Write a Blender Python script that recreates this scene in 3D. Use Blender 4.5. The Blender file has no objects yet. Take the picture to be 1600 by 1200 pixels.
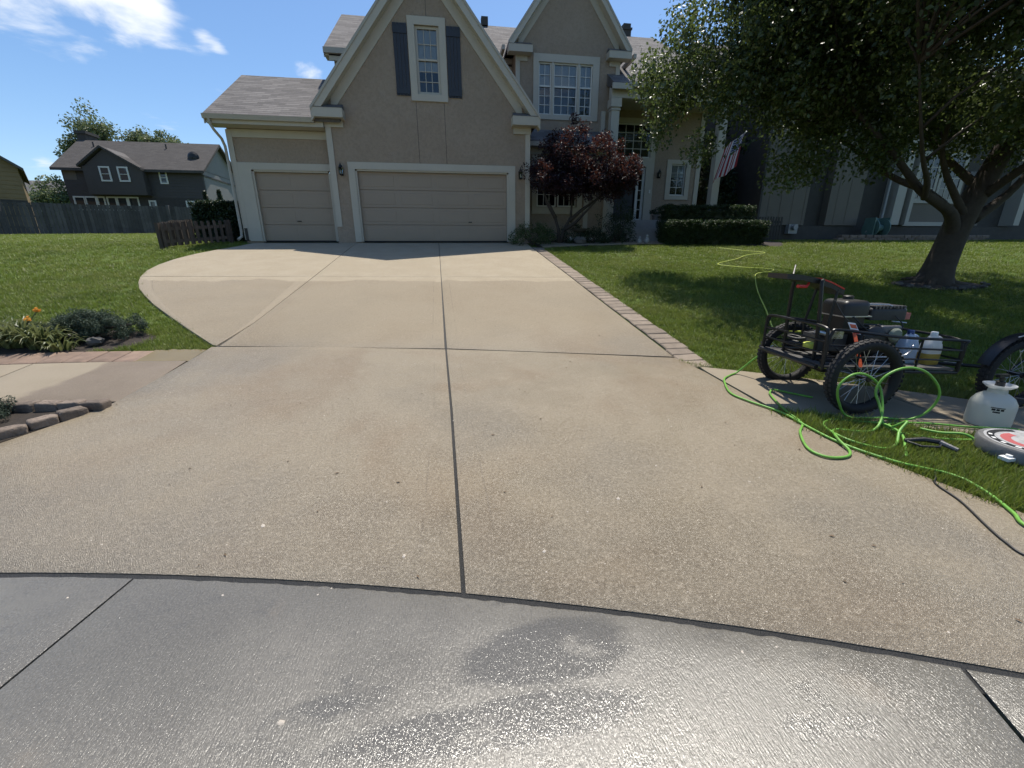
import bpy, math, random
import numpy as np
from mathutils import Vector, Matrix

random.seed(7); RNG = np.random.default_rng(11)
scene = bpy.context.scene
COL = scene.collection
R = math.radians

# ------------------------------------------------------------------ camera
CAM_PITCH, CAM_YAW, CAM_ROLL, CAM_H = 17.37, 8.9, -0.29, 1.5
def make_camera():
    cd = bpy.data.cameras.new("camera")
    cd.sensor_fit = 'HORIZONTAL'; cd.sensor_width = 36.0
    cd.lens = 36.0 * 646.84 / 1600.0
    cd.clip_start = 0.05; cd.clip_end = 3000
    co = bpy.data.objects.new("camera", cd); COL.objects.link(co)
    th, ya, ro = R(CAM_PITCH), R(CAM_YAW), R(CAM_ROLL)
    f = Vector((math.sin(ya)*math.cos(th), math.cos(ya)*math.cos(th), -math.sin(th)))
    r0 = Vector((math.cos(ya), -math.sin(ya), 0)); u0 = r0.cross(f)
    r = r0*math.cos(ro) + u0*math.sin(ro); u = u0*math.cos(ro) - r0*math.sin(ro)
    m = Matrix((r, u, -f)).transposed().to_4x4(); m.translation = (0, 0, CAM_H)
    co.matrix_world = m
    scene.camera = co
make_camera()

# ------------------------------------------------------------------ sky, sun, exposure
SUN_EL, SUN_AZ = 68.7, 22.3        # azimuth clockwise from +Y (towards +X)
SKY_STRENGTH, SUN_STRENGTH = 0.125, 4.4
def make_world():
    w = bpy.data.worlds.new("World"); scene.world = w; w.use_nodes = True
    nt = w.node_tree; N = nt.nodes; L = nt.links
    N.clear()
    out = N.new('ShaderNodeOutputWorld'); bg = N.new('ShaderNodeBackground')
    bg.inputs['Strength'].default_value = SKY_STRENGTH
    sky = N.new('ShaderNodeTexSky'); sky.sky_type = 'NISHITA'; sky.sun_disc = False
    sky.sun_elevation = R(SUN_EL); sky.sun_rotation = R(SUN_AZ)
    sky.altitude = 250; sky.air_density = 1.0; sky.dust_density = 0.7; sky.ozone_density = 2.0
    tc = N.new('ShaderNodeTexCoord')
    sep = N.new('ShaderNodeSeparateXYZ'); L.new(tc.outputs['Generated'], sep.inputs[0])
    # project the direction onto a cloud plane
    zc = N.new('ShaderNodeMath'); zc.operation = 'MAXIMUM'; zc.inputs[1].default_value = 0.04
    L.new(sep.outputs['Z'], zc.inputs[0])
    za = N.new('ShaderNodeMath'); za.operation = 'ADD'; za.inputs[1].default_value = 0.12; L.new(zc.outputs[0], za.inputs[0])
    dx = N.new('ShaderNodeMath'); dx.operation = 'DIVIDE'; L.new(sep.outputs['X'], dx.inputs[0]); L.new(za.outputs[0], dx.inputs[1])
    dy = N.new('ShaderNodeMath'); dy.operation = 'DIVIDE'; L.new(sep.outputs['Y'], dy.inputs[0]); L.new(za.outputs[0], dy.inputs[1])
    cb = N.new('ShaderNodeCombineXYZ'); L.new(dx.outputs[0], cb.inputs[0]); L.new(dy.outputs[0], cb.inputs[1])
    n1 = N.new('ShaderNodeTexNoise'); n1.inputs['Scale'].default_value = 3.2; n1.inputs['Detail'].default_value = 9
    n1.inputs['Roughness'].default_value = 0.56; n1.inputs['Distortion'].default_value = 0.25
    L.new(cb.outputs[0], n1.inputs['Vector'])
    n2 = N.new('ShaderNodeTexNoise'); n2.inputs['Scale'].default_value = 0.55; n2.inputs['Detail'].default_value = 2
    L.new(cb.outputs[0], n2.inputs['Vector'])
    # fair-weather cumulus: thin scatter everywhere, with a few banks
    acc = N.new('ShaderNodeMath'); acc.operation = 'MULTIPLY_ADD'; acc.inputs[1].default_value = 0.32; acc.inputs[2].default_value = -0.27
    L.new(n2.outputs['Fac'], acc.inputs[0])
    last = acc.outputs[0]
    banks = [((-0.51, 0.78, 0.36), 0.11, 0.33), ((-0.43, 0.83, 0.362), 0.085, 0.42), ((-0.57, 0.755, 0.335), 0.10, 0.22),
             ((-0.362, 0.87, 0.333), 0.024, 0.22), ((-0.345, 0.878, 0.328), 0.018, 0.2), ((-0.215, 0.926, 0.306), 0.045, 0.36), ((-0.585, 0.798, 0.146), 0.03, 0.25),
             ((0.2, -0.9, 0.4), 0.2, 0.3), ((0.8, -0.4, 0.45), 0.18, 0.3), ((-0.7, -0.5, 0.5), 0.2, 0.25), ((0.09, 0.86, 0.5), 0.06, 0.18)]
    for d, rad, amp in banks:
        vm = N.new('ShaderNodeVectorMath'); vm.operation = 'DISTANCE'
        L.new(tc.outputs['Generated'], vm.inputs[0]); vm.inputs[1].default_value = Vector(d).normalized()
        mr = N.new('ShaderNodeMapRange'); mr.interpolation_type = 'SMOOTHSTEP'
        mr.inputs['From Min'].default_value = 0.0; mr.inputs['From Max'].default_value = rad
        mr.inputs['To Min'].default_value = amp; mr.inputs['To Max'].default_value = 0.0
        L.new(vm.outputs['Value'], mr.inputs['Value'])
        ad = N.new('ShaderNodeMath'); ad.operation = 'ADD'; L.new(last, ad.inputs[0]); L.new(mr.outputs['Result'], ad.inputs[1])
        last = ad.outputs[0]
    tot = N.new('ShaderNodeMath'); tot.operation = 'ADD'; L.new(last, tot.inputs[0]); L.new(n1.outputs['Fac'], tot.inputs[1])
    ramp = N.new('ShaderNodeMapRange'); ramp.interpolation_type = 'SMOOTHSTEP'
    ramp.inputs['From Min'].default_value = 0.50; ramp.inputs['From Max'].default_value = 0.78
    L.new(tot.outputs[0], ramp.inputs['Value'])
    mix = N.new('ShaderNodeMix'); mix.data_type = 'RGBA'
    L.new(ramp.outputs['Result'], mix.inputs['Factor'])
    hs = N.new('ShaderNodeHueSaturation'); hs.inputs['Saturation'].default_value = 1.16
    L.new(sky.outputs[0], hs.inputs['Color'])
    L.new(hs.outputs[0], mix.inputs['A']); mix.inputs['B'].default_value = (6.2, 6.5, 6.9, 1)
    L.new(mix.outputs['Result'], bg.inputs['Color']); L.new(bg.outputs[0], out.inputs[0])
make_world()

def make_sun():
    sd = bpy.data.lights.new("sun", 'SUN'); sd.energy = SUN_STRENGTH; sd.angle = R(0.53); sd.color = (1.0, 0.94, 0.84)
    so = bpy.data.objects.new("sun", sd); COL.objects.link(so)
    e, a = R(SUN_EL), R(SUN_AZ)
    d = Vector((math.sin(a)*math.cos(e), math.cos(a)*math.cos(e), math.sin(e)))
    so.rotation_euler = d.to_track_quat('Z', 'Y').to_euler(); so.location = d*60
make_sun()
vs = scene.view_settings
scene.display_settings.display_device = 'sRGB'
vs.view_transform = 'Standard'; vs.look = 'None'; vs.exposure = 0.40; vs.gamma = 1.0; vs.use_curve_mapping = False
scene.render.engine = 'CYCLES'
scene.cycles.use_denoising = True
scene.cycles.max_bounces = 5; scene.cycles.diffuse_bounces = 3; scene.cycles.glossy_bounces = 3; scene.cycles.transmission_bounces = 3
scene.cycles.transparent_max_bounces = 8; scene.cycles.caustics_reflective = False; scene.cycles.caustics_refractive = False
scene.cycles.use_adaptive_sampling = True; scene.cycles.adaptive_threshold = 0.02
scene.cycles.sample_clamp_indirect = 8.0

# ------------------------------------------------------------------ ground heights
CX, CY, RC, RJ = -5.13, -16.315, 18.584, 22.2        # centre and radius of the street's turning circle
def plane_z(x, y):
    z = 0.34 + 0.16*(y - 5.33)
    zt = np.minimum(1.93 + np.maximum(0, y - 15.3)*0.062, 3.0)
    k = 0.12
    h = np.clip(0.5 + 0.5*(zt - z)/k, 0, 1)
    return np.maximum(zt*(1-h) + z*h - k*h*(1-h), 0.0)
def gz(x, y):
    x = np.asarray(x, float); y = np.asarray(y, float)
    dx, dy = x - CX, y - CY; rho = np.hypot(dx, dy) + 1e-9
    qx, qy = CX + dx/rho*RJ, CY + dy/rho*RJ
    t = np.clip((rho - RC)/(RJ - RC), 0, 1)
    return np.where(rho >= RJ, plane_z(x, y), t*plane_z(qx, qy))
def g1(x, y): return float(gz(x, y))
def ring(rho, x):                     # point of the circle of radius rho at a given x
    return (x, CY + math.sqrt(rho*rho - (x-CX)**2))

# ------------------------------------------------------------------ object helpers
ORG = {}
def tag(o, label, cat, group=None):
    o["label"] = label; o["category"] = cat
    if group: o["group"] = group
    return o
def thing(name, label, cat, loc=(0, 0, 0), group=None, rotz=0.0):
    o = bpy.data.objects.new(name, None); COL.objects.link(o)
    o.empty_display_size = 0.2
    o.location = loc; o.rotation_euler = (0, 0, rotz)
    ORG[o.name] = Vector(loc) if rotz == 0 else Vector((0, 0, 0))
    return tag(o, label, cat, group)

class MB:
    def __init__(s): s.v = []; s.f = []; s.uv = None
    def add(s, vs_, fs):
        b = len(s.v); s.v += [tuple(p) for p in vs_]; s.f += [tuple(i+b for i in f) for f in fs]; return s
    def box(s, x0, x1, y0, y1, z0, z1):
        return s.add([(x0,y0,z0),(x1,y0,z0),(x1,y1,z0),(x0,y1,z0),(x0,y0,z1),(x1,y0,z1),(x1,y1,z1),(x0,y1,z1)],
                     [(3,2,1,0),(4,5,6,7),(0,1,5,4),(1,2,6,5),(2,3,7,6),(3,0,4,7)])
    def hexa(s, p):            # 8 points: bottom 4, top 4
        return s.add(p, [(3,2,1,0),(4,5,6,7),(0,1,5,4),(1,2,6,5),(2,3,7,6),(3,0,4,7)])
    def cbox(s, x0, x1, y0, y1, z0, z1, c=0.01):   # box with chamfered top edges
        return s.add([(x0,y0,z0),(x1,y0,z0),(x1,y1,z0),(x0,y1,z0),(x0,y0,z1-c),(x1,y0,z1-c),(x1,y1,z1-c),(x0,y1,z1-c),
                      (x0+c,y0+c,z1),(x1-c,y0+c,z1),(x1-c,y1-c,z1),(x0+c,y1-c,z1)],
                     [(3,2,1,0),(0,1,5,4),(1,2,6,5),(2,3,7,6),(3,0,4,7),(4,5,9,8),(5,6,10,9),(6,7,11,10),(7,4,8,11),(8,9,10,11)])
    def fbox(s, x0, x1, y0, y1, z0, z1, c=0.02):   # box whose front (low y) face is chamfered
        return s.add([(x0,y1,z0),(x1,y1,z0),(x1,y1,z1),(x0,y1,z1),(x0,y0+c,z0),(x1,y0+c,z0),(x1,y0+c,z1),(x0,y0+c,z1),
                      (x0+c,y0,z0+c),(x1-c,y0,z0+c),(x1-c,y0,z1-c),(x0+c,y0,z1-c)],
                     [(0,3,2,1),(0,1,5,4),(1,2,6,5),(2,3,7,6),(3,0,4,7),(4,5,9,8),(5,6,10,9),(6,7,11,10),(7,4,8,11),(8,9,10,11)])
    def prism(s, poly, y0, y1):        # poly of (x,z), extruded along y
        n = len(poly)
        vs_ = [(x, y0, z) for x, z in poly] + [(x, y1, z) for x, z in poly]
        fs = [tuple(range(n)), tuple(range(2*n-1, n-1, -1))] + [(i, i+n, (i+1) % n + n, (i+1) % n) for i in range(n)]
        return s.add(vs_, fs)
    def xprism(s, poly, x0, x1):       # poly of (y,z), extruded along x
        n = len(poly)
        vs_ = [(x0, y, z) for y, z in poly] + [(x1, y, z) for y, z in poly]
        fs = [tuple(range(n-1, -1, -1)), tuple(range(n, 2*n))] + [(i, (i+1) % n, (i+1) % n + n, i+n) for i in range(n)]
        return s.add(vs_, fs)
    def tube(s, pts, r, n=8, closed=False, caps=True):
        P = [Vector(p) for p in pts]; m = len(P)
        rs = r if isinstance(r, (list, tuple)) else [r]*m
        b = len(s.v); prev = None
        for i in range(m):
            if closed: t = P[(i+1) % m] - P[i-1]
            else: t = P[min(i+1, m-1)] - P[max(i-1, 0)]
            t.normalize()
            if prev is None:
                up = Vector((0,0,1)) if abs(t.z) < 0.9 else Vector((1,0,0))
                a = t.cross(up).normalized()
            else:
                a = (prev - t*prev.dot(t))
                a = a.normalized() if a.length > 1e-6 else t.orthogonal().normalized()
            prev = a; c = t.cross(a)
            for k in range(n):
                an = 2*math.pi*k/n
                s.v.append(tuple(P[i] + (a*math.cos(an) + c*math.sin(an))*rs[i]))
        for i in range(m if closed else m-1):
            j = (i+1) % m
            for k in range(n):
                s.f.append((b+i*n+k, b+i*n+(k+1) % n, b+j*n+(k+1) % n, b+j*n+k))
        if caps and not closed:
            s.f.append(tuple(b+k for k in range(n-1, -1, -1))); s.f.append(tuple(b+(m-1)*n+k for k in range(n)))
        return s
    def lathe(s, prof, c=(0,0,0), n=20, axis='z', sx=1.0, sy=1.0):
        b = len(s.v); m = len(prof)
        for r, h in prof:
            for k in range(n):
                a = 2*math.pi*k/n; u, w = r*math.cos(a)*sx, r*math.sin(a)*sy
                if axis == 'z': p = (c[0]+u, c[1]+w, c[2]+h)
                elif axis == 'y': p = (c[0]+u, c[1]+h, c[2]+w)
                else: p = (c[0]+h, c[1]+u, c[2]+w)
                s.v.append(p)
        for i in range(m-1):
            for k in range(n):
                q = (b+i*n+k, b+i*n+(k+1) % n, b+(i+1)*n+(k+1) % n, b+(i+1)*n+k)
                s.f.append(q if axis != 'y' else q[::-1])
        s.f.append(tuple(b+k for k in range(n-1, -1, -1))); s.f.append(tuple(b+(m-1)*n+k for k in range(n)))
        return s
    def torus(s, c, R_, r, axis='y', n=40, k=10, a0=0, a1=2*math.pi):
        full = abs(a1-a0-2*math.pi) < 1e-6
        pts = []
        m = n if full else n+1
        for i in range(m):
            a = a0 + (a1-a0)*i/n
            if axis == 'y': pts.append((c[0]+R_*math.cos(a), c[1], c[2]+R_*math.sin(a)))
            elif axis == 'z': pts.append((c[0]+R_*math.cos(a), c[1]+R_*math.sin(a), c[2]))
            else: pts.append((c[0], c[1]+R_*math.cos(a), c[2]+R_*math.sin(a)))
        return s.tube(pts, r, k, closed=full)
    def build(s, name, mat, parent=None, origin=None, smooth=False, uv=None):
        o0 = Vector((0,0,0))
        if origin is not None: o0 = Vector(origin)
        elif parent is not None: o0 = ORG.get(parent.name, o0)
        me = bpy.data.meshes.new(name)
        me.from_pydata([(x-o0.x, y-o0.y, z-o0.z) for x, y, z in s.v], [], s.f)
        if uv is not None:
            ul = me.uv_layers.new(name="UVMap")
            for poly in me.polygons:
                for li in poly.loop_indices:
                    ul.data[li].uv = uv(s.v[me.loops[li].vertex_index])
        if smooth: me.shade_smooth() if smooth is True else me.shade_smooth()
        if smooth == 'auto':
            me.set_sharp_from_angle(angle=R(38))
        me.materials.append(MAT[mat] if isinstance(mat, str) else mat)
        o = bpy.data.objects.new(name, me); COL.objects.link(o)
        if parent is not None:
            o.parent = parent; ORG[o.name] = o0
        else:
            o.location = o0; ORG[o.name] = o0
        return o
def np_mesh(name, V, F, mat, parent=None, origin=None, smooth=False):
    """V (n,3) float, F (m,k) int - big meshes"""
    o0 = np.array(origin if origin is not None else (ORG.get(parent.name, (0,0,0)) if parent is not None else (0,0,0)), float)
    me = bpy.data.meshes.new(name); V = np.asarray(V, np.float32) - o0.astype(np.float32); F = np.asarray(F, np.int32)
    k = F.shape[1]
    me.vertices.add(len(V)); me.vertices.foreach_set('co', V.ravel())
    me.loops.add(F.size); me.loops.foreach_set('vertex_index', F.ravel())
    me.polygons.add(len(F)); me.polygons.foreach_set('loop_start', np.arange(0, F.size, k, dtype=np.int32))
    me.polygons.foreach_set('loop_total', np.full(len(F), k, np.int32))
    me.update(calc_edges=True); me.validate()
    if smooth: me.shade_smooth()
    me.materials.append(MAT[mat] if isinstance(mat, str) else mat)
    o = bpy.data.objects.new(name, me); COL.objects.link(o)
    if parent is not None: o.parent = parent
    else: o.location = tuple(o0)
    ORG[o.name] = Vector(o0)
    return o
def structure(o):
    o["kind"] = "structure"; return o
def inst(proto, name, loc, parent=None, rotz=0.0, scale=(1,1,1), rot=None):
    o = bpy.data.objects.new(name, proto); COL.objects.link(o)
    o.location = loc; o.rotation_euler = rot if rot else (0, 0, rotz); o.scale = scale
    if parent is not None: o.parent = parent
    return o

# ------------------------------------------------------------------ materials
MAT = {}
class NB:
    """small node-building helper"""
    def __init__(s, name):
        m = bpy.data.materials.new(name); m.use_nodes = True; MAT[name] = m
        s.m = m; s.nt = m.node_tree; s.N = s.nt.nodes; s.L = s.nt.links
        s.N.clear(); s.out = s.N.new('ShaderNodeOutputMaterial')
        s.geo = s.N.new('ShaderNodeNewGeometry')
        s.P = s.geo.outputs['Position']
    def node(s, t, **kw):
        n = s.N.new(t)
        for k, v in kw.items(): setattr(n, k, v)
        return n
    def set(s, sock, v):
        if hasattr(v, 'is_output') or isinstance(v, bpy.types.NodeSocket): s.L.new(v, sock)
        else:
            if isinstance(v, (tuple, list)) and len(v) == 3 and sock.type == 'RGBA': v = (*v, 1)
            sock.default_value = v
    def noise(s, scale, detail=4, rough=.55, vec=None, dist=0.0):
        n = s.node('ShaderNodeTexNoise'); n.inputs['Scale'].default_value = scale; n.inputs['Detail'].default_value = detail
        n.inputs['Roughness'].default_value = rough; n.inputs['Distortion'].default_value = dist
        s.L.new(vec if vec is not None else s.P, n.inputs['Vector']); return n.outputs['Fac']
    def voro(s, scale, vec=None, out='Distance', feature='F1'):
        n = s.node('ShaderNodeTexVoronoi', feature=feature); n.inputs['Scale'].default_value = scale
        s.L.new(vec if vec is not None else s.P, n.inputs['Vector']); return n.outputs[out]
    def scalev(s, v, vec=None, rot=(0,0,0)):
        n = s.node('ShaderNodeMapping'); n.inputs['Scale'].default_value = v; n.inputs['Rotation'].default_value = rot
        s.L.new(vec if vec is not None else s.P, n.inputs['Vector']); return n.outputs[0]
    def math(s, op, a, b=0.0, c=None):
        n = s.node('ShaderNodeMath', operation=op)
        s.set(n.inputs[0], a); s.set(n.inputs[1], b)
        if c is not None: s.set(n.inputs[2], c)
        return n.outputs[0]
    def ramp(s, v, a, b, lo=0.0, hi=1.0, smooth=True):
        n = s.node('ShaderNodeMapRange'); n.interpolation_type = 'SMOOTHSTEP' if smooth else 'LINEAR'
        s.set(n.inputs['Value'], v); n.inputs['From Min'].default_value = a; n.inputs['From Max'].default_value = b
        s.set(n.inputs['To Min'], lo); s.set(n.inputs['To Max'], hi); return n.outputs['Result']
    def mix(s, f, a, b, mode='MIX'):
        n = s.node('ShaderNodeMix', data_type='RGBA', blend_type=mode)
        s.set(n.inputs['Factor'], f); s.set(n.inputs['A'], a); s.set(n.inputs['B'], b); return n.outputs['Result']
    def bump(s, h, strength=.3, dist=.01, normal=None):
        n = s.node('ShaderNodeBump'); n.inputs['Strength'].default_value = strength; n.inputs['Distance'].default_value = dist
        s.L.new(h, n.inputs['Height'])
        if normal is not None: s.L.new(normal, n.inputs['Normal'])
        return n.outputs[0]
    def bsdf(s, col, rough=.6, normal=None, metal=0.0, spec=.5, trans=0.0, coat=0.0, alpha=None, ior=None, link=True, sheen=None):
        b = s.node('ShaderNodeBsdfPrincipled')
        s.set(b.inputs['Base Color'], col); s.set(b.inputs['Roughness'], rough); s.set(b.inputs['Metallic'], metal)
        s.set(b.inputs['Specular IOR Level'], spec)
        if trans: s.set(b.inputs['Transmission Weight'], trans)
        if coat: s.set(b.inputs['Coat Weight'], coat); b.inputs['Coat Roughness'].default_value = .08
        if ior: s.set(b.inputs['IOR'], ior)
        if normal is not None: s.L.new(normal, b.inputs['Normal'])
        if link: s.L.new(b.outputs[0], s.out.inputs['Surface'])
        return b.outputs[0]
def paint(name, col, rough=.55, var=.12, scale=2.5, bump=.08, bscale=60, metal=0.0, spec=.5, coat=0.0, dirt=None, objspace=False, rnd=0.0):
    b = NB(name)
    vec = None
    if objspace:
        tc = b.node('ShaderNodeTexCoord'); vec = tc.outputs['Object']
    n = b.noise(scale, 5, .6, vec); n2 = b.noise(scale*9, 3, .6, vec)
    v = b.math('ADD', b.math('MULTIPLY', n, .65), b.math('MULTIPLY', n2, .35))
    k = b.ramp(v, .3, .7, 1-var, 1+var, False)
    if rnd:
        oi = b.node('ShaderNodeObjectInfo'); k = b.math('MULTIPLY', k, b.ramp(oi.outputs['Random'], 0, 1, 1-rnd, 1+rnd, False))
    mul = b.node('ShaderNodeVectorMath', operation='SCALE'); mul.inputs[0].default_value = col; b.L.new(k, mul.inputs['Scale'])
    c = mul.outputs[0]
    if dirt: c = b.mix(b.ramp(b.noise(scale*.6, 6, .65, vec), .52, .72, 0, dirt[3]), c, dirt[:3])
    nor = b.bump(b.noise(bscale, 4, .6, vec), bump, .01) if bump else None
    rr = b.ramp(n2, .3, .7, max(rough-.1, .02), min(rough+.1, 1), False)
    b.bsdf(c, rr, nor, metal, spec, coat=coat)
    return b.m

def concrete_driveway():
    b = NB('driveway_concrete'); P = b.P
    sx = b.node('ShaderNodeSeparateXYZ'); b.L.new(P, sx.inputs[0]); Y = sx.outputs['Y']; X = sx.outputs['X']
    nbig = b.noise(.45, 4, .5); nmid = b.noise(2.0, 5, .6); ngr = b.noise(60, 3, .75); vor = b.voro(120); vor2 = b.voro(210)
    at = b.node('ShaderNodeAttribute'); at.attribute_name = 'rim'; rim = at.outputs['Fac']
    # washed and still wet below the upper joint; dry above it
    ye = b.math('MULTIPLY_ADD', X, .075, Y)
    e = b.math('ADD', ye, b.math('MULTIPLY', b.math('SUBTRACT', b.noise(1.3, 4, .62), .5), 1.0))
    wet = b.ramp(e, 9.16, 9.26, 1.0, 0.0)
    low = b.ramp(Y, 4.6, 6.4, 1.0, .25)                      # the street end carries more dirt and water
    dry_c = b.mix(b.ramp(nmid, .35, .7), (.335, .280, .198), (.366, .310, .224))
    wet_c = b.mix(b.ramp(nmid, .32, .70), (.208, .168, .111), (.229, .187, .126))
    wet_c = b.mix(b.ramp(low, .25, 1, .85, 0), wet_c, (.268, .220, .152))                     # upper slabs have half dried
    wet_c = b.mix(b.math('MULTIPLY', b.ramp(b.noise(.62, 4, .6, None, .4), .44, .66, 0, .85), low), wet_c, (.180, .130, .076))   # rusty dirt
    wet_c = b.mix(b.math('MULTIPLY', b.ramp(nbig, .48, .64, 0, .7), low), wet_c, (.150, .128, .094))                              # damp grey
    wet_c = b.mix(b.math('MULTIPLY', b.ramp(rim, .05, .3, 0, .5), b.math('MULTIPLY', b.ramp(Y, 5.4, 6.2), b.ramp(X, -2.9, -2.75, 1, 0))), wet_c, (.31, .258, .185))
    score = b.math('MULTIPLY', b.ramp(rim, .05, .085), b.ramp(rim, .105, .14, 1, 0))     # line left by the edging tool
    wet_c = b.mix(b.math('MULTIPLY', score, b.ramp(b.noise(2.6, 3, .6), .42, .58, 0, .45)), wet_c, (.11, .086, .058))                                                           # tooled margins dry first
    c = b.mix(wet, dry_c, wet_c)
    # the lowest metre by the street is soaked
    soak = b.ramp(b.math('ADD', b.math('MULTIPLY_ADD', X, .27, Y), b.math('MULTIPLY', b.math('SUBTRACT', nmid, .5), 1.2)), 1.6, 2.6, .5, 0)
    c = b.mix(soak, c, (.135, .116, .088))
    # exposed sand grain, darker aggregate, a few flecks
    c = b.mix(b.ramp(ngr, .48, .68, 0, .5), c, (.35, .297, .222))
    c = b.mix(b.ramp(ngr, .30, .46, .55, 0), c, (.095, .074, .052))
    c = b.mix(b.ramp(vor, .04, .22, .45, 0), c, (.12, .092, .064))
    c = b.mix(b.ramp(b.voro(11), .010, .022, .5, 0), c, (.08, .06, .045))
    rgh = b.mix(b.math('MULTIPLY', wet, low), (.82, .82, .82), b.ramp(nmid, .35, .65, .34, .52))
    rgh = b.mix(soak, rgh, (.24, .24, .24))
    h = b.math('ADD', b.math('MULTIPLY', ngr, .9), b.math('MULTIPLY', vor2, .8))
    nor = b.bump(h, .9, .0042)
    b.bsdf(c, rgh, nor, spec=b.ramp(b.math('MULTIPLY', wet, low), 0, 1, .25, .55))
concrete_driveway()

def concrete_street():
    b = NB('street_concrete')
    rot = (0, 0, R(12))
    st = b.noise(1, 3, .65, b.scalev((150, 32, 30), None, rot)); n1 = b.noise(.9, 4, .6); n2 = b.noise(2.3, 5, .62, b.scalev((.75, 1.5, 1), None, rot)); ng = b.noise(130, 2, .7)
    def spot(cx, cy, rx, ry):
        v = b.node('ShaderNodeVectorMath', operation='DISTANCE'); b.L.new(b.scalev((1/rx, 1/ry, 0)), v.inputs[0]); v.inputs[1].default_value = (cx/rx, cy/ry, 0); return v.outputs['Value']
    d = b.math('MINIMUM', spot(.33, 1.22, .42, .16), spot(.12, .98, .62, .10))
    n2 = b.math('ADD', n2, b.ramp(b.math('ADD', d, b.math('MULTIPLY', b.math('SUBTRACT', n2, .5), 1.5)), .5, 1.15, .2, 0))
    pool = b.ramp(n2, .54, .66)                              # smoother, water-filled lows
    c = b.mix(b.ramp(n1, .35, .68), (.114, .104, .085), (.148, .136, .112))
    c = b.mix(b.math('MULTIPLY', pool, .6), c, (.070, .067, .060))
    c = b.mix(b.ramp(b.noise(1.6, 4, .6), .60, .72, 0, .5), c, (.19, .155, .115))
    c = b.mix(b.ramp(ng, .45, .66, 0, .55), c, (.20, .188, .165))
    c = b.mix(b.ramp(st, .36, .50, .42, 0), c, (.075, .070, .060))
    rg = b.mix(pool, b.ramp(n1, .3, .7, .20, .34), (.16, .16, .16))
    nor = b.bump(st, .9, .0027); nor = b.bump(ng, .8, .0011, nor)
    b.bsdf(c, rg, nor, spec=.62)
concrete_street()

def concrete_walk():
    b = NB('sidewalk_concrete'); P = b.P
    sx = b.node('ShaderNodeSeparateXYZ'); b.L.new(P, sx.inputs[0]); X = sx.outputs['X']; Y = sx.outputs['Y']
    n1 = b.noise(1.3, 5, .6); n2 = b.noise(1.1, 3, .5); ng = b.noise(120, 3, .65)
    dry = b.mix(b.ramp(n1, .35, .68), (.23, .192, .138), (.262, .222, .164))
    wetc = b.mix(b.ramp(n1, .35, .68), (.15, .118, .085), (.185, .148, .11))
    e = b.math('ADD', b.math('ADD', X, b.math('MULTIPLY', b.math('SUBTRACT', n2, .5), 1.1)), b.math('MULTIPLY', b.math('SUBTRACT', Y, 4.8), -.12))
    wl = b.ramp(e, -3.97, -3.86); wr = b.ramp(X, 0, .1, 1, 0)
    w = b.math('MULTIPLY', wl, wr)
    c = b.mix(w, dry, wetc)
    c = b.mix(b.ramp(ng, .42, .68, 0, .25), c, (.36, .31, .24))
    c = b.mix(b.ramp(b.voro(140), .05, .15, .3, 0), c, (.2, .17, .14))
    nor = b.bump(ng, .4, .005)
    b.bsdf(c, b.mix(w, (.85,.85,.85), (.6,.6,.6)), nor, spec=.22)
concrete_walk()

def soil_lawn():
    b = NB('lawn_soil')
    n = b.noise(.35, 4, .6); n2 = b.noise(4, 5, .65); n3 = b.noise(60, 3, .7)
    c = b.mix(b.ramp(n, .35, .65), (.075, .120, .026), (.115, .160, .040))
    c = b.mix(b.ramp(n2, .45, .72, 0, .7), c, (.082, .098, .032))
    c = b.mix(b.ramp(n3, .45, .7, 0, .6), c, (.022, .03, .010))
    b.bsdf(c, .95, b.bump(n3, .8, .02), spec=.1)
soil_lawn()

def blades(name, c0, c1, c2, rough=.5):
    b = NB(name)
    oi = b.node('ShaderNodeObjectInfo'); rnd = oi.outputs['Random']
    n = b.noise(.42, 4, .6); n2 = b.noise(2.3, 4, .6)
    c = b.mix(rnd, c0, c1)
    c = b.mix(b.ramp(b.math('ADD', b.math('MULTIPLY', n, .6), b.math('MULTIPLY', n2, .4)), .47, .60, 0, .85), c, c2)
    c = b.mix(b.ramp(b.noise(.9, 5, .65), .56, .70, 0, .6), c, (.07, .115, .022))
    isl = b.geo.outputs['Random Per Island']
    c = b.mix(b.ramp(isl, .86, .92, 0, .6), c, (.20, .18, .075))
    c = b.mix(b.ramp(isl, 0, 1, 0, .3), c, (.028, .05, .012))
    p = b.bsdf(c, rough, None, spec=.35, link=False)
    t = b.node('ShaderNodeBsdfTranslucent'); b.set(t.inputs['Color'], b.mix(.5, c, (.16, .22, .03)))
    m = b.node('ShaderNodeMixShader'); m.inputs[0].default_value = .38
    b.L.new(p, m.inputs[1]); b.L.new(t.outputs[0], m.inputs[2]); b.L.new(m.outputs[0], b.out.inputs['Surface'])
blades('grass_blade', (.165, .226, .035), (.238, .300, .054), (.290, .312, .085))

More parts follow.
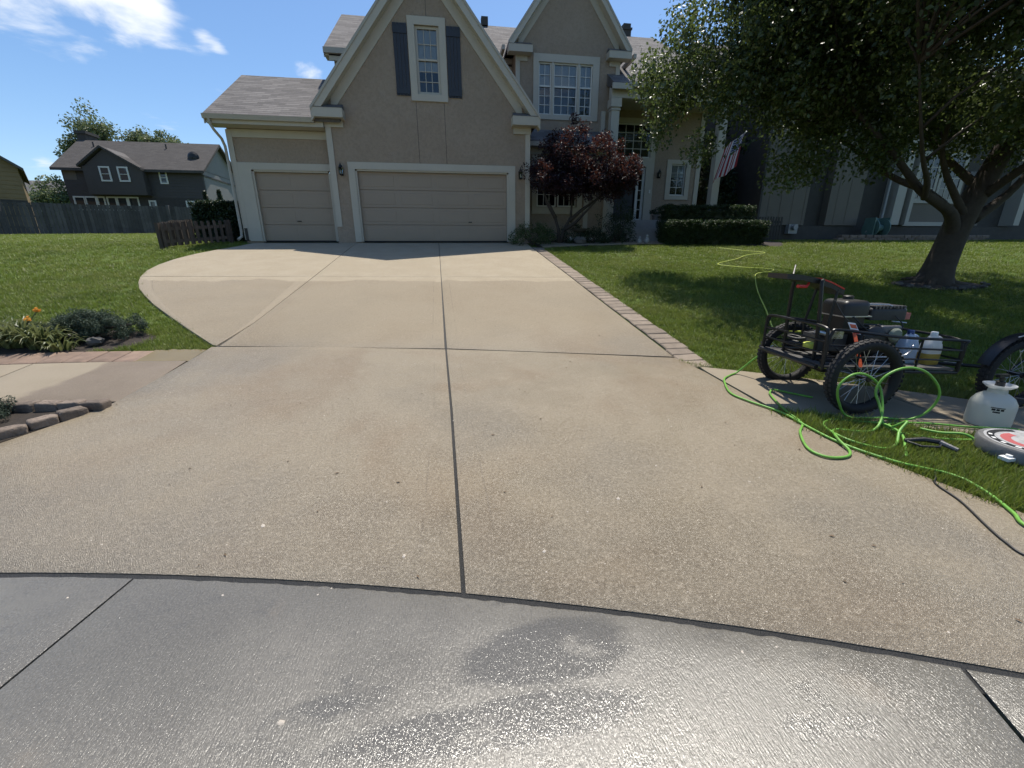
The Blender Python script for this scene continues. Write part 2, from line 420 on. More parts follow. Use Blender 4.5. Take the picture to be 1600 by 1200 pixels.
def leafmat(name, c0, c1, trans=.3, rough=.38, spec=.5, tc=None):
    b = NB(name)
    isl = b.geo.outputs['Random Per Island']; n = b.noise(1.1, 3, .5)
    c = b.mix(isl, c0, c1)
    c = b.mix(b.ramp(n, .35, .65, 0, .35), c, tuple(x*.6 for x in c0))
    p = b.bsdf(c, rough, None, spec=spec, link=False)
    t = b.node('ShaderNodeBsdfTranslucent'); b.set(t.inputs['Color'], b.mix(.5, c, tc or tuple(x*1.6 for x in c1)))
    m = b.node('ShaderNodeMixShader'); m.inputs[0].default_value = trans
    b.L.new(p, m.inputs[1]); b.L.new(t.outputs[0], m.inputs[2]); b.L.new(m.outputs[0], b.out.inputs['Surface'])
leafmat('tree_leaf', (.030, .050, .017), (.098, .132, .038), .40, .36, .5)
leafmat('far_leaf', (.085, .12, .05), (.16, .195, .085), .3, .5, .4)
leafmat('dark_leaf', (.016, .032, .012), (.034, .058, .02), .2, .45, .4)
leafmat('maple_leaf', (.010, .007, .013), (.032, .013, .019), .22, .5, .3, (.26, .085, .045))
leafmat('hedge_leaf', (.022, .042, .013), (.05, .082, .024), .25, .45, .4)
leafmat('shrub_leaf', (.04, .07, .02), (.08, .115, .035), .3, .45, .4)
leafmat('juniper_leaf', (.045, .07, .045), (.085, .115, .078), .2, .6, .3)
leafmat('lily_leaf', (.075, .11, .035), (.20, .215, .085), .3, .42, .45)
leafmat('lily_petal', (.80, .36, .05), (.85, .50, .12), .4, .5, .3)
leafmat('flower_white', (.6, .6, .58), (.75, .75, .72), .3, .6, .3)

paint('bark', (.052, .041, .032), .9, .35, 6, .9, 35)
paint('bark_grey', (.045, .037, .032), .9, .3, 6, .7, 40)
paint('mulch', (.030, .022, .016), .95, .5, 20, 1.0, 60)
paint('stone_block', (.185, .145, .115), .95, .4, 9, 1.0, 55, dirt=(.07, .058, .048, .7), rnd=.2)
paint('rock', (.10, .094, .086), .9, .3, 7, .8, 25)
paint('asphalt_filler', (.011, .011, .011), .6, .4, 20, .9, 120)
paint('brick_tan', (.225, .18, .138), .9, .25, 9, .5, 70, dirt=(.18, .145, .115, .6), rnd=.16)
paint('brick_red', (.21, .145, .105), .85, .28, 9, .5, 70, dirt=(.17, .125, .10, .6), rnd=.16)
paint('curb_concrete', (.42, .39, .34), .85, .15, 3, .4, 90)

def stucco():
    b = NB('stucco')
    n = b.noise(1.1, 5, .6); n2 = b.noise(13, 6, .72); n3 = b.noise(60, 3, .6)
    c = b.mix(b.ramp(n, .3, .7), (.325, .258, .196), (.353, .284, .219))
    c = b.mix(b.ramp(n2, .40, .64, 0, .55), c, (.265, .208, .156))
    h = b.math('ADD', n2, b.math('MULTIPLY', n3, .6))
    b.bsdf(c, .92, b.bump(h, .8, .03), spec=.25)
stucco()
paint('trim', (.435, .40, .332), .6, .06, 1.4, .06, 80)
paint('trim_white', (.62, .62, .58), .55, .06, 1.4, .05, 80)
paint('garage_paint', (.30, .236, .175), .55, .05, 1.2, .05, 90)
paint('door_paint', (.030, .036, .050), .4, .1, 2, .04, 60)
paint('shutter_paint', (.019, .022, .031), .5, .12, 3, .08, 60)
paint('metal_black', (.018, .017, .017), .45, .2, 8, .05, 80, metal=.2)
paint('gutter_paint', (.37, .34, .285), .5, .06, 1.4, .03, 80)
paint('step_concrete', (.33, .31, .29), .9, .15, 3, .4, 70)
paint('interior_dark', (.03, .032, .036), .9, .1, 1, 0)
paint('blind', (.50, .52, .54), .7, .05, 1.5, 0)
paint('fence_wood', (.082, .076, .074), .85, .35, 3, .5, 30, rnd=.28)
paint('fence_dark', (.085, .062, .048), .85, .35, 5, .5, 35, rnd=.25)
paint('siding_dark', (.064, .057, .053), .75, .1, 1.5, .06, 40)
paint('siding_darker', (.050, .045, .042), .85, .3, 5, .5, 12)
paint('siding_light', (.19, .185, .18), .75, .1, 1.5, .06, 40)
paint('neighbour_siding', (.135, .119, .098), .75, .1, 1.5, .06, 40)
paint('neighbour_dark', (.055, .051, .047), .85, .2, 3, .2, 30)
paint('siding_tan', (.22, .155, .075), .8, .12, 1.5, .06, 40)
paint('roof_far', (.10, .095, .095), .9, .2, 5, .3, 30)

def shingle(name, c0, c1, c2):
    b = NB(name)
    uvn = b.node('ShaderNodeUVMap'); uvn.uv_map = 'UVMap'
    br = b.node('ShaderNodeTexBrick'); br.offset = .5
    br.inputs['Scale'].default_value = 1.0; br.inputs['Mortar Size'].default_value = .006
    br.inputs['Brick Width'].default_value = .42; br.inputs['Row Height'].default_value = .17
    br.inputs['Color1'].default_value = (0,0,0,1); br.inputs['Color2'].default_value = (1,1,1,1); br.inputs['Mortar'].default_value = (.5,.5,.5,1)
    br.inputs['Bias'].default_value = 0
    wob = b.noise(1.3, 3, .6)
    mp = b.node('ShaderNodeVectorMath', operation='ADD'); b.L.new(uvn.outputs[0], mp.inputs[0])
    cx = b.node('ShaderNodeCombineXYZ'); b.L.new(b.math('MULTIPLY', b.noise(5, 2), .12), cx.inputs[0]); b.L.new(b.math('MULTIPLY', b.noise(2.5, 2), .03), cx.inputs[1])
    b.L.new(cx.outputs[0], mp.inputs[1]); b.L.new(mp.outputs[0], br.inputs['Vector'])
    sp = b.node('ShaderNodeSeparateXYZ'); b.L.new(mp.outputs[0], sp.inputs[0])
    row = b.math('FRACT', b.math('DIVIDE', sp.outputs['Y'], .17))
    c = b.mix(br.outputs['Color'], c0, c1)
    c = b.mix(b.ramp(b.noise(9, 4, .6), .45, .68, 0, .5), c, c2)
    c = b.mix(b.ramp(row, 0, .30, .85, 0), c, tuple(x*.35 for x in c0))  # shadow line of each shingle course, painted into the colour
    g = b.noise(220, 2, .7)
    c = b.mix(b.ramp(g, .4, .7, 0, .25), c, tuple(min(1, x*1.7) for x in c1))
    h = b.math('SUBTRACT', b.math('MULTIPLY', b.math('SUBTRACT', 1.0, row), 1.0), b.math('MULTIPLY', br.outputs['Fac'], .6))
    h = b.math('ADD', h, b.math('MULTIPLY', br.outputs['Color'], .35))
    nor = b.bump(h, .8, .018); nor = b.bump(g, .3, .003, nor)
    b.bsdf(c, .92, nor, spec=.25)
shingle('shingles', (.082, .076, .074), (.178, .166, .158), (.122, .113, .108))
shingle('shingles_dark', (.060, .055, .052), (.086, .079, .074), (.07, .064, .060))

def glass(name, tint=(.9, .93, .95)):
    b = NB(name)
    fr = b.node('ShaderNodeFresnel'); fr.inputs['IOR'].default_value = 1.55
    nor = b.bump(b.noise(1.1, 2, .5), .02, .05)
    gl = b.node('ShaderNodeBsdfGlossy'); gl.inputs['Roughness'].default_value = .015; b.L.new(nor, gl.inputs['Normal'])
    tr = b.node('ShaderNodeBsdfTransparent'); tr.inputs['Color'].default_value = (*tint, 1)
    f = b.math('MULTIPLY', fr.outputs[0], 1.0)
    mx = b.node('ShaderNodeMixShader'); b.L.new(f, mx.inputs[0]); b.L.new(tr.outputs[0], mx.inputs[1]); b.L.new(gl.outputs[0], mx.inputs[2])
    b.L.new(mx.outputs[0], b.out.inputs['Surface'])
glass('pane_glass'); glass('lamp_glass', (.8, .8, .75))

def water():
    b = NB('puddle_water')
    n = b.noise(4, 3, .5)
    b.bsdf(b.mix(n, (.15, .11, .045), (.20, .15, .065)), .22, b.bump(b.noise(9, 2), .1, .01), spec=.15)
water()
paint('rubber', (.009, .009, .010), .75, .25, 12, .3, 60, objspace=True)
paint('rubber_tread', (.030, .028, .027), .8, .25, 12, .3, 60, objspace=True)
paint('frame_black', (.007, .007, .008), .38, .3, 8, .08, 60, objspace=True, spec=.4)
paint('plastic_black', (.012, .012, .013), .42, .2, 9, .12, 90, objspace=True)
paint('engine_grey', (.11, .11, .115), .5, .25, 14, .2, 50, metal=.6, objspace=True)
paint('engine_dark', (.02, .02, .021), .5, .3, 14, .2, 50, objspace=True)
paint('steel', (.55, .55, .56), .3, .15, 10, .05, 60, metal=1.0, objspace=True)
paint('aluminium', (.50, .50, .50), .4, .2, 10, .08, 60, metal=.9, objspace=True)
paint('red_plastic', (.55, .030, .020), .4, .12, 9, .05, 60, objspace=True)
paint('orange_strap', (.62, .10, .03), .6, .2, 20, .2, 90, objspace=True)
paint('label_white', (.72, .72, .70), .5, .08, 9, 0, objspace=True)
paint('label_grey', (.30, .31, .32), .5, .12, 9, 0, objspace=True)
paint('hose_green', (.15, .36, .055), .45, .2, 7, .1, 120, spec=.4, dirt=(.12, .21, .055, .7))
paint('hose_yellow', (.55, .60, .10), .5, .1, 12, .05, 120)
paint('hose_black', (.016, .016, .017), .5, .2, 12, .05, 120)
paint('blue_cap', (.018, .045, .16), .4, .1, 12, .05, 60, objspace=True)
paint('print_black', (.012, .012, .014), .5, .1, 12, 0, objspace=True)
paint('deck_board', (.075, .072, .07), .7, .3, 9, .3, 40, objspace=True)
paint('pot_clay', (.20, .19, .18), .8, .2, 8, .2, 40)

def milky(name, col, liquid=None):
    b = NB(name)
    c = col
    p = b.bsdf(c, .32, None, spec=.5, link=False)
    t = b.node('ShaderNodeBsdfTranslucent'); b.set(t.inputs['Color'], (*col, 1))
    m = b.node('ShaderNodeMixShader'); m.inputs[0].default_value = .5
    b.L.new(p, m.inputs[1]); b.L.new(t.outputs[0], m.inputs[2]); b.L.new(m.outputs[0], b.out.inputs['Surface'])
milky('milky_plastic', (.78, .80, .80)); milky('milky_blue', (.60, .70, .84)); milky('milky_yellow', (.62, .48, .12)); milky('tank_plastic', (.74, .75, .70))

def flag_mat():
    b = NB('flag_cloth')
    uvn = b.node('ShaderNodeUVMap'); uvn.uv_map = 'UVMap'
    sp = b.node('ShaderNodeSeparateXYZ'); b.L.new(uvn.outputs[0], sp.inputs[0]); U, V = sp.outputs['X'], sp.outputs['Y']
    s = b.math('FRACT', b.math('MULTIPLY', V, 6.5)); st = b.math('GREATER_THAN', s, .5)
    c = b.mix(st, (.36, .05, .055), (.68, .66, .66))
    can = b.math('MULTIPLY', b.math('LESS_THAN', U, .4), b.math('GREATER_THAN', V, 6/13))
    sv = b.node('ShaderNodeMapping'); sv.inputs['Scale'].default_value = (15, 16, 1); b.L.new(uvn.outputs[0], sv.inputs['Vector'])
    vr = b.node('ShaderNodeTexVoronoi'); vr.inputs['Scale'].default_value = 1; vr.inputs['Randomness'].default_value = 0; b.L.new(sv.outputs[0], vr.inputs['Vector'])
    star = b.math('LESS_THAN', vr.outputs['Distance'], .3)
    c = b.mix(can, c, b.mix(star, (.035, .045, .14), (.66, .66, .68)))
    p = b.bsdf(c, .8, None, spec=.2, link=False)
    t = b.node('ShaderNodeBsdfTranslucent'); b.set(t.inputs['Color'], c)
    m = b.node('ShaderNodeMixShader'); m.inputs[0].default_value = .4
    b.L.new(p, m.inputs[1]); b.L.new(t.outputs[0], m.inputs[2]); b.L.new(m.outputs[0], b.out.inputs['Surface'])
flag_mat()

# ================================================================== GROUND
def in_poly(px, py, poly):
    inside = np.zeros(np.shape(px), bool); n = len(poly)
    for i in range(n):
        x0, y0 = poly[i]; x1, y1 = poly[(i+1) % n]
        c = ((y0 > py) != (y1 > py)) & (px < (x1-x0)*(py-y0)/(y1-y0+1e-12) + x0)
        inside ^= c
    return inside

LEFT_CURVE_UP = [(-5.98, 15.24), (-6.1, 14.42), (-6.42, 13.68), (-6.66, 12.91), (-6.74, 12.13), (-6.70, 11.44), (-6.56, 10.75), (-6.31, 10.09)]
LEFT_CURVE_LO = [(-6.30, 10.06), (-6.05, 9.57), (-5.72, 9.02), (-5.32, 8.48), (-4.82, 7.84), (-4.31, 7.25), (-3.62, 6.46), (-3.0, 5.78)]
APRON_L = [(-2.97, 5.70), (-2.97, 5.36), (-3.0, 4.8), (-3.05, 4.17), (-3.10, 3.98), (-3.26, 3.71), (-3.44, 3.44), (-3.8, 3.0), ring(RC+.022, -4.5)]
APRON_R = [(2.84, 4.73), (2.96, 4.33), (2.96, 3.73), (2.94, 3.21), (2.97, 2.87), (3.0, 2.65), (3.04, 2.45), (3.11, 2.18), (3.21, 1.87), (3.33, 1.55), (3.5, 1.1), ring(RC+.022, 3.95)]
DRIVE_POLY = LEFT_CURVE_UP + LEFT_CURVE_LO + APRON_L + APRON_R[::-1] + [(3.21, 4.5), (3.24, 14.0), (3.1, 15.24)]

def resample(pts, n):
    p = np.array(pts, float)
    d = np.r_[0, np.cumsum(np.hypot(*np.diff(p, axis=0).T))]
    t = np.linspace(0, d[-1], n)
    return np.c_[np.interp(t, d, p[:, 0]), np.interp(t, d, p[:, 1])]

def slab(name, L, Rr, mat, parent, T=None, B=None, nu=16, nv=40, dz=0.0, thick=.14, edge=.012, drop=.004, origin=None):
    """concrete panel following the ground, with rounded (tooled) edges; Coons patch of four edge curves"""
    L = resample(L, 200); Rr = resample(Rr, 200)
    T = resample(T if T is not None else [L[0], Rr[0]], 200); B = resample(B if B is not None else [L[-1], Rr[-1]], 200)
    wid = max(np.hypot(*(Rr[100]-L[100])), .2); hei = max(np.hypot(*(B[100]-T[100])), .2)
    def par(n, size):
        e = min(edge/size, .2); q = min(.17/size, .3)
        return np.unique(np.round(np.r_[0, e, q, np.linspace(q, 1-q, n)[1:-1], 1-q, 1-e, 1], 6))
    U, V = par(nu, wid), par(nv, hei)
    def at(c, t): return np.c_[np.interp(t, np.linspace(0, 1, 200), c[:, 0]), np.interp(t, np.linspace(0, 1, 200), c[:, 1])]
    Tu, Bu, Lv, Rv = at(T, U), at(B, U), at(L, V), at(Rr, V)
    u = U[None, :, None]; v = V[:, None, None]
    P = (1-v)*Tu[None] + v*Bu[None] + (1-u)*Lv[:, None] + u*Rv[:, None] - ((1-u)*(1-v)*L[0] + u*(1-v)*Rr[0] + (1-u)*v*L[-1] + u*v*Rr[-1])
    Z = gz(P[..., 0], P[..., 1]) + dz
    Z[0, :] -= drop; Z[-1, :] -= drop; Z[1:-1, 0] -= drop; Z[1:-1, -1] -= drop
    nv_, nu_ = Z.shape
    Vt = np.concatenate([P, Z[..., None]], -1).reshape(-1, 3)
    idx = np.arange(nv_*nu_).reshape(nv_, nu_)
    F = np.stack([idx[:-1, :-1], idx[1:, :-1], idx[1:, 1:], idx[:-1, 1:]], -1).reshape(-1, 4)
    bd = np.r_[idx[0, :-1], idx[:-1, -1], idx[-1, ::-1][:-1], idx[::-1, 0][:-1]]
    low = Vt[bd].copy(); low[:, 2] -= thick; nb = len(bd); base = len(Vt)
    nxt = np.roll(np.arange(nb), -1)
    S = np.stack([bd, bd[nxt], base+nxt, base+np.arange(nb)], -1)
    o = np_mesh(name, np.r_[Vt, low], np.r_[F, S], mat, parent, origin, smooth=False)
    me = o.data
    du = np.minimum(U, 1-U)[None, :]*wid; dv = np.minimum(V, 1-V)[:, None]*hei
    rimv = np.clip(1 - np.minimum(du, dv)/.17, 0, 1).ravel().astype(np.float32)
    a = me.attributes.new('rim', 'FLOAT', 'POINT'); a.data.foreach_set('value', np.r_[rimv, np.ones(nb, np.float32)])
    me.shade_smooth(); me.set_sharp_from_angle(angle=R(50))
    return o

def build_ground():
    def axis(a):
        return np.unique(np.round(np.concatenate(a), 4))
    xs = axis([np.linspace(-400, -60, 12), np.linspace(-60, -16, 23), np.linspace(-16, -8, 21), np.arange(-8, 8.01, .22), np.linspace(8, 22, 36), np.linspace(22, 60, 20), np.linspace(60, 400, 12)])
    ys = axis([np.linspace(-400, -60, 10), np.linspace(-60, -5, 20), np.linspace(-5, 0, 12), np.arange(0, 17.01, .22), np.linspace(17, 34, 40), np.linspace(34, 60, 12), np.linspace(60, 500, 12)])
    X, Y = np.meshgrid(xs, ys)
    Z = gz(X, Y) - .045
    Z += np.where(Y > 17, 0, .012*np.sin(X*1.3+.7)*np.sin(Y*1.1)) * (~in_poly(X, Y, DRIVE_POLY))
    idx = np.arange(X.size).reshape(X.shape)
    F = np.stack([idx[:-1, :-1], idx[:-1, 1:], idx[1:, 1:], idx[1:, :-1]], -1).reshape(-1, 4)
    o = np_mesh('ground', np.c_[X.ravel(), Y.ravel(), Z.ravel()], F, 'lawn_soil', smooth=True)
    structure(o)
build_ground()

def build_driveway():
    base = bpy.data.objects.new('driveway', None); COL.objects.link(base); base.location = (0, 15.24, 1.93); ORG['driveway'] = Vector((0, 15.24, 1.93)); structure(base)
    h = .007
    c = lambda y: -.13 + (14.8-y)*.0105 if y > 5.3 else -.03 + (5.3-y)*.011
    UJ = lambda x: 9.63 - .07*x          # upper cross joint
    jl, jc, jr = -2.81, -.08, 2.85
    slab('slab', LEFT_CURVE_UP, [(jl-h, 15.24), (jl-h, UJ(jl)+h)], 'driveway_concrete', base)
    slab('slab', [(jl+h, 15.24), (jl+h, UJ(jl)+h)], [(c(15.2)-h, 15.24), (c(9.6)-h, UJ(jc)+h)], 'driveway_concrete', base)
    slab('slab', [(c(15.2)+h, 15.24), (c(9.6)+h, UJ(jc)+h)], [(2.9, 15.24), (jr, 14), (jr, UJ(jr)+h)], 'driveway_concrete', base)
    g = .016
    slab('slab', LEFT_CURVE_LO, [(jl-h, UJ(jl)-h), (-2.83, 6.7), (-2.93, 5.74)], 'driveway_concrete', base)
    slab('slab', [(jl+h, UJ(jl)-h), (-2.83+h, 6.7), (-2.89, 5.72)], [(c(9.6)-h, UJ(jc)-h), (c(5.4)-g, 5.33+g)], 'driveway_concrete', base)
    slab('slab', [(c(9.6)+h, UJ(jc)-h), (c(5.4)+g, 5.33+g)], [(jr, UJ(jr)-h), (2.83, 7), (2.83, 4.75+g)], 'driveway_concrete', base)
    q = .011
    arcL = [ring(RC+.022, x) for x in np.linspace(-4.5, .012-q, 30)]
    arcR = [ring(RC+.022, x) for x in np.linspace(.012+q, 3.95, 30)]
    slab('slab', APRON_L, [(-.03-q, 5.33-g), (0-q, 3.5), (.012-q, ring(RC+.022, 0)[1])], 'driveway_concrete', base,
         T=[(-2.97, 5.695), (-1.64, 5.565), (-.8, 5.43), (-.03-q, 5.33-g)], B=arcL, nu=26, nv=34)
    slab('slab', [(-.03+q, 5.33-g), (0+q, 3.5), (.012+q, ring(RC+.022, 0)[1])], APRON_R, 'driveway_concrete', base,
         T=[(-.03+q, 5.33-g), (.81, 5.16), (1.62, 4.99), (2.84, 4.725)], B=arcR, nu=26, nv=34)
    # dark filler lying in the joints
    def filler(pts, w=.03):
        P = np.array(pts, float); d = np.gradient(P, axis=0); d /= np.linalg.norm(d, axis=1, keepdims=True); nrm = np.c_[-d[:, 1], d[:, 0]]*w
        slab('joint_filler', P+nrm, P-nrm, 'asphalt_filler', base, nu=3, nv=40, dz=-.016, thick=.02, drop=0)
    filler([(jl, 15.2), (jl, 12), (jl, 9.8), (-2.83, 6.7), (-2.91, 5.72)]); filler([(c(15.2), 15.2), (c(9.6), 9.6), (c(5.4), 5.35)]); filler([(-.03, 5.32), (0, 3.5), (.012, 1.6)])
    filler([(-6.25, 10.07), (-2.8, UJ(-2.8)), (2.82, UJ(2.82))]); filler([(-2.93, 5.705), (-1.64, 5.585), (-.8, 5.455), (-.03, 5.33), (.81, 5.18), (1.62, 5.01), (2.82, 4.745)])
    # paver border down the right edge
    protos = []
    for k in range(6):
        m = MB(); a, b = random.uniform(-.006, .006), random.uniform(-.004, .004)
        m.cbox(-.165+a, .165+b, -.098+abs(b), .098-abs(a), -.1, 0, .012)
        ob = m.build('brick', 'brick_tan'); protos.append(ob.data); bpy.data.objects.remove(ob)
    y = 4.55; k = 0
    while y < 14.05:
        x = 3.045 + (.02 if y > 5 else -.01)
        s = (g1(x, y+.1) - g1(x, y-.1))/.2
        o = inst(protos[random.randrange(6)], 'brick', Vector((x + random.uniform(-.006, .006), y, g1(x, y) - .012 + random.uniform(-.006, .004))) - ORG['driveway'],
                 base, rot=(math.atan(s) + random.uniform(-.02, .02), random.uniform(-.02, .02), random.uniform(-.02, .02)))
        y += .2; k += 1
build_driveway()

def polar_slab(name, r0, r1, a0, a1, mat, parent, dz=0.0, n=12, nv=6, jit=0.0, **kw):
    P = lambda r, a: (CX + r*math.sin(a), CY + r*math.cos(a))
    aa = np.linspace(a0, a1, 60 if not jit else 400); wob = np.convolve(np.random.default_rng(3).normal(0, 1, len(aa)+4), np.ones(5)/3, 'valid')
    return slab(name, [P(r1, a0), P(r0, a0)], [P(r1, a1), P(r0, a1)], mat, parent, T=[P(r1 + jit*w_, a) for a, w_ in zip(aa, wob)], B=[P(r0, a) for a in aa], nu=n, nv=nv, dz=dz, **kw)

def build_street():
    m = MB(); n = 160
    m.v = [(CX, CY, .0)] + [(CX + 13.6*math.sin(2*math.pi*k/n), CY + 13.6*math.cos(2*math.pi*k/n), 0) for k in range(n)]
    m.f = [(0, 1+(k+1) % n, 1+k) for k in range(n)]
    st = structure(m.build('street', 'street_concrete', origin=(CX, CY, 0)))
    cuts = [-170, -120, -70, -35, -12, 11.03, 22.1, 34, 60, 100, 140, 190]
    for a, b in zip(cuts[:-1], cuts[1:]):
        e = .012/RC
        if b <= 22.2 and a >= -13: e = .006/RC
        polar_slab('slab', 13.62, RC-.010, R(a)+e, R(b)-e, 'street_concrete', st, n=260 if abs(a) < 30 else 30, nv=14, jit=.0035 if abs(a) < 30 else 0, drop=.002)
    polar_slab('expansion_joint', RC-.10, RC+.08, R(-60), R(75), 'asphalt_filler', st, dz=-.009, n=160, nv=3, thick=.03, drop=0)
    cu = bpy.data.objects.new('curb', None); COL.objects.link(cu); cu.location = (CX, CY, 0); ORG['curb'] = Vector((CX, CY, 0)); structure(cu)
    for a, b in ((-75, 1.9), (29.6, 80)):
        polar_slab('curb_section', RC+.02, RC+.2, R(a), R(b), 'curb_concrete', cu, dz=.11, n=60, nv=2, thick=.2, edge=.03, drop=.02)
build_street()

def build_walks():
    w = bpy.data.objects.new('sidewalk', None); COL.objects.link(w); w.location = (-6, 5, .3); ORG['sidewalk'] = Vector((-6, 5, .3)); structure(w)
    # left walk: slabs run along the ring from the driveway to the left
    def seg(x0, x1, r0, r1, name, mat, parent, **kw):
        xs = np.linspace(x0, x1, 20)
        T = [ring(r1, x) for x in xs]; B = [ring(r0, x) for x in xs]
        return slab(name, [T[0], B[0]], [T[-1], B[-1]], mat, parent, T=T, B=B, nu=14, nv=10, **kw)
    cuts = [-12.0, -10.4, -8.9, -7.4, -5.95, -4.62, -3.0]
    for a, b in zip(cuts[:-1], cuts[1:]):
        seg(a, b-.012, RC+1.98, RC+3.04, 'slab', 'sidewalk_concrete', w, dz=-.004)
    for k in range(24):      # paver strip behind the walk
        x1 = -3.58 - k*.262
        seg(x1-.252, x1, RC+3.06, RC+3.42, 'paver', 'brick_red', w, dz=-.006 + random.uniform(-.004, .004), edge=.012, drop=.008, thick=.06)
    for k in range(8):       # narrow paver row at the front
        x1 = -3.22 - k*.30
        seg(x1-.29, x1, RC+1.89, RC+1.965, 'paver', 'brick_red', w, dz=-.01, edge=.01, drop=.008, thick=.06)
    w2 = bpy.data.objects.new('sidewalk', None); COL.objects.link(w2); w2.location = (5, 3.6, .05); ORG[w2.name] = Vector((5, 3.6, .05)); structure(w2)
    cuts = [2.985, 4.55, 6.1, 7.6, 9.1, 10.6]
    for a, b in zip(cuts[:-1], cuts[1:]):
        seg(a+.012, b, RC+2.55, RC+3.71, 'slab', 'sidewalk_concrete', w2, dz=-.003)
    # front walk to the steps
    p = bpy.data.objects.new('front_path', None); COL.objects.link(p); p.location = (5.5, 14.5, 1.8); ORG['front_path'] = Vector((5.5, 14.5, 1.8)); structure(p)
    slab('slab', [(3.26, 15.2), (3.26, 14.05)], [(5.2, 15.25), (5.2, 14.5)], 'sidewalk_concrete', p, dz=.01)
    slab('slab', [(5.215, 15.25), (5.215, 14.5)], [(7.0, 15.6), (7.0, 14.72)], 'sidewalk_concrete', p, dz=.01)
    slab('slab', [(7.015, 15.9), (7.015, 14.72)], [(8.9, 15.9), (8.9, 14.72)], 'sidewalk_concrete', p, dz=.012)
build_walks()

def build_puddle():
    m = MB(); xs = np.linspace(-3.60, -2.99, 14); wob = np.random.default_rng(2).normal(0, .012, 28)
    top = [(x, ring(RC+3.46, x)[1]+wob[i]) for i, x in enumerate(xs)]; bot = [(x, ring(RC+3.05, x)[1]+.3*wob[i+14]) for i, x in enumerate(xs)]
    m.v = [(x, y, g1(x, y)-.012) for x, y in top+bot]; m.f = [(i, i+14, i+15, i+1) for i in range(13)]
    tag(m.build('puddle', 'puddle_water', origin=m.v[0]), 'shallow brown puddle beside the end of the red pavers', 'puddle')
build_puddle()

# ------------------------------------------------------------------ grass
def paved(x, y):
    rho = np.hypot(x-CX, y-CY)
    m = in_poly(x, y, DRIVE_POLY) | (rho < RC+.22)
    m |= (x < -2.9) & (rho > RC+1.87) & (rho < RC+3.47)
    m |= (x > 2.9) & (rho > RC+2.53) & (rho < RC+3.71)
    m |= (x < -2.9) & (x > -5.2) & (rho < RC+2)                                # planted wedge
    front = np.interp(x, [2.9, 3.3, 5.2, 7.0, 9.0, 12.2, 13.4, 14.2], [14.0, 14.0, 14.45, 14.68, 14.66, 14.15, 15.5, 17.6])
    m |= (x > 2.9) & (y > front)
    m |= (x > -6.45) & (x < 12) & (y > 15.2)
    m |= (x > -8.9) & (x < -6.3) & (y > 15.9)
    m |= ((x+4.95)/1.05)**2 + ((y-6.12)/.48)**2 < 1                            # lily bed
    m |= ((x-11.4)/1.15)**2 + ((y-8.25)/.5)**2 < 1                            # mulch round the tree
    m |= (y > 27) & (x > -8); m |= y > 33
    return m

def tuft_mesh(name, n, h, spread, w, seed):
    r = np.random.default_rng(seed); V = []; F = []
    for i in range(n):
        a = r.uniform(0, 2*math.pi); d = spread*math.sqrt(r.uniform(0, 1))
        bx, by = d*math.cos(a), d*math.sin(a)
        la = r.uniform(0, 2*math.pi); lean = r.uniform(.1, .75); hh = h*r.uniform(.55, 1.15)
        tx, ty = math.cos(la), math.sin(la); nx, ny = -ty, tx
        b = len(V); ww = w*r.uniform(.7, 1.3)
        for t, wd in ((0, 1), (.55, .8)):
            ox, oy = lean*hh*t*t*tx, lean*hh*t*t*ty
            V += [(bx+ox-nx*ww*wd/2, by+oy-ny*ww*wd/2, hh*t - .01), (bx+ox+nx*ww*wd/2, by+oy+ny*ww*wd/2, hh*t - .01)]
        V.append((bx+lean*hh*tx, by+lean*hh*ty, hh*(1-.25*lean)))
        F += [(b, b+1, b+3, b+2), (b+2, b+3, b+4)]
    me = bpy.data.meshes.new(name); me.from_pydata(V, [], F); me.materials.append(MAT['grass_blade'])
    return bpy.data.objects.new(name, me)

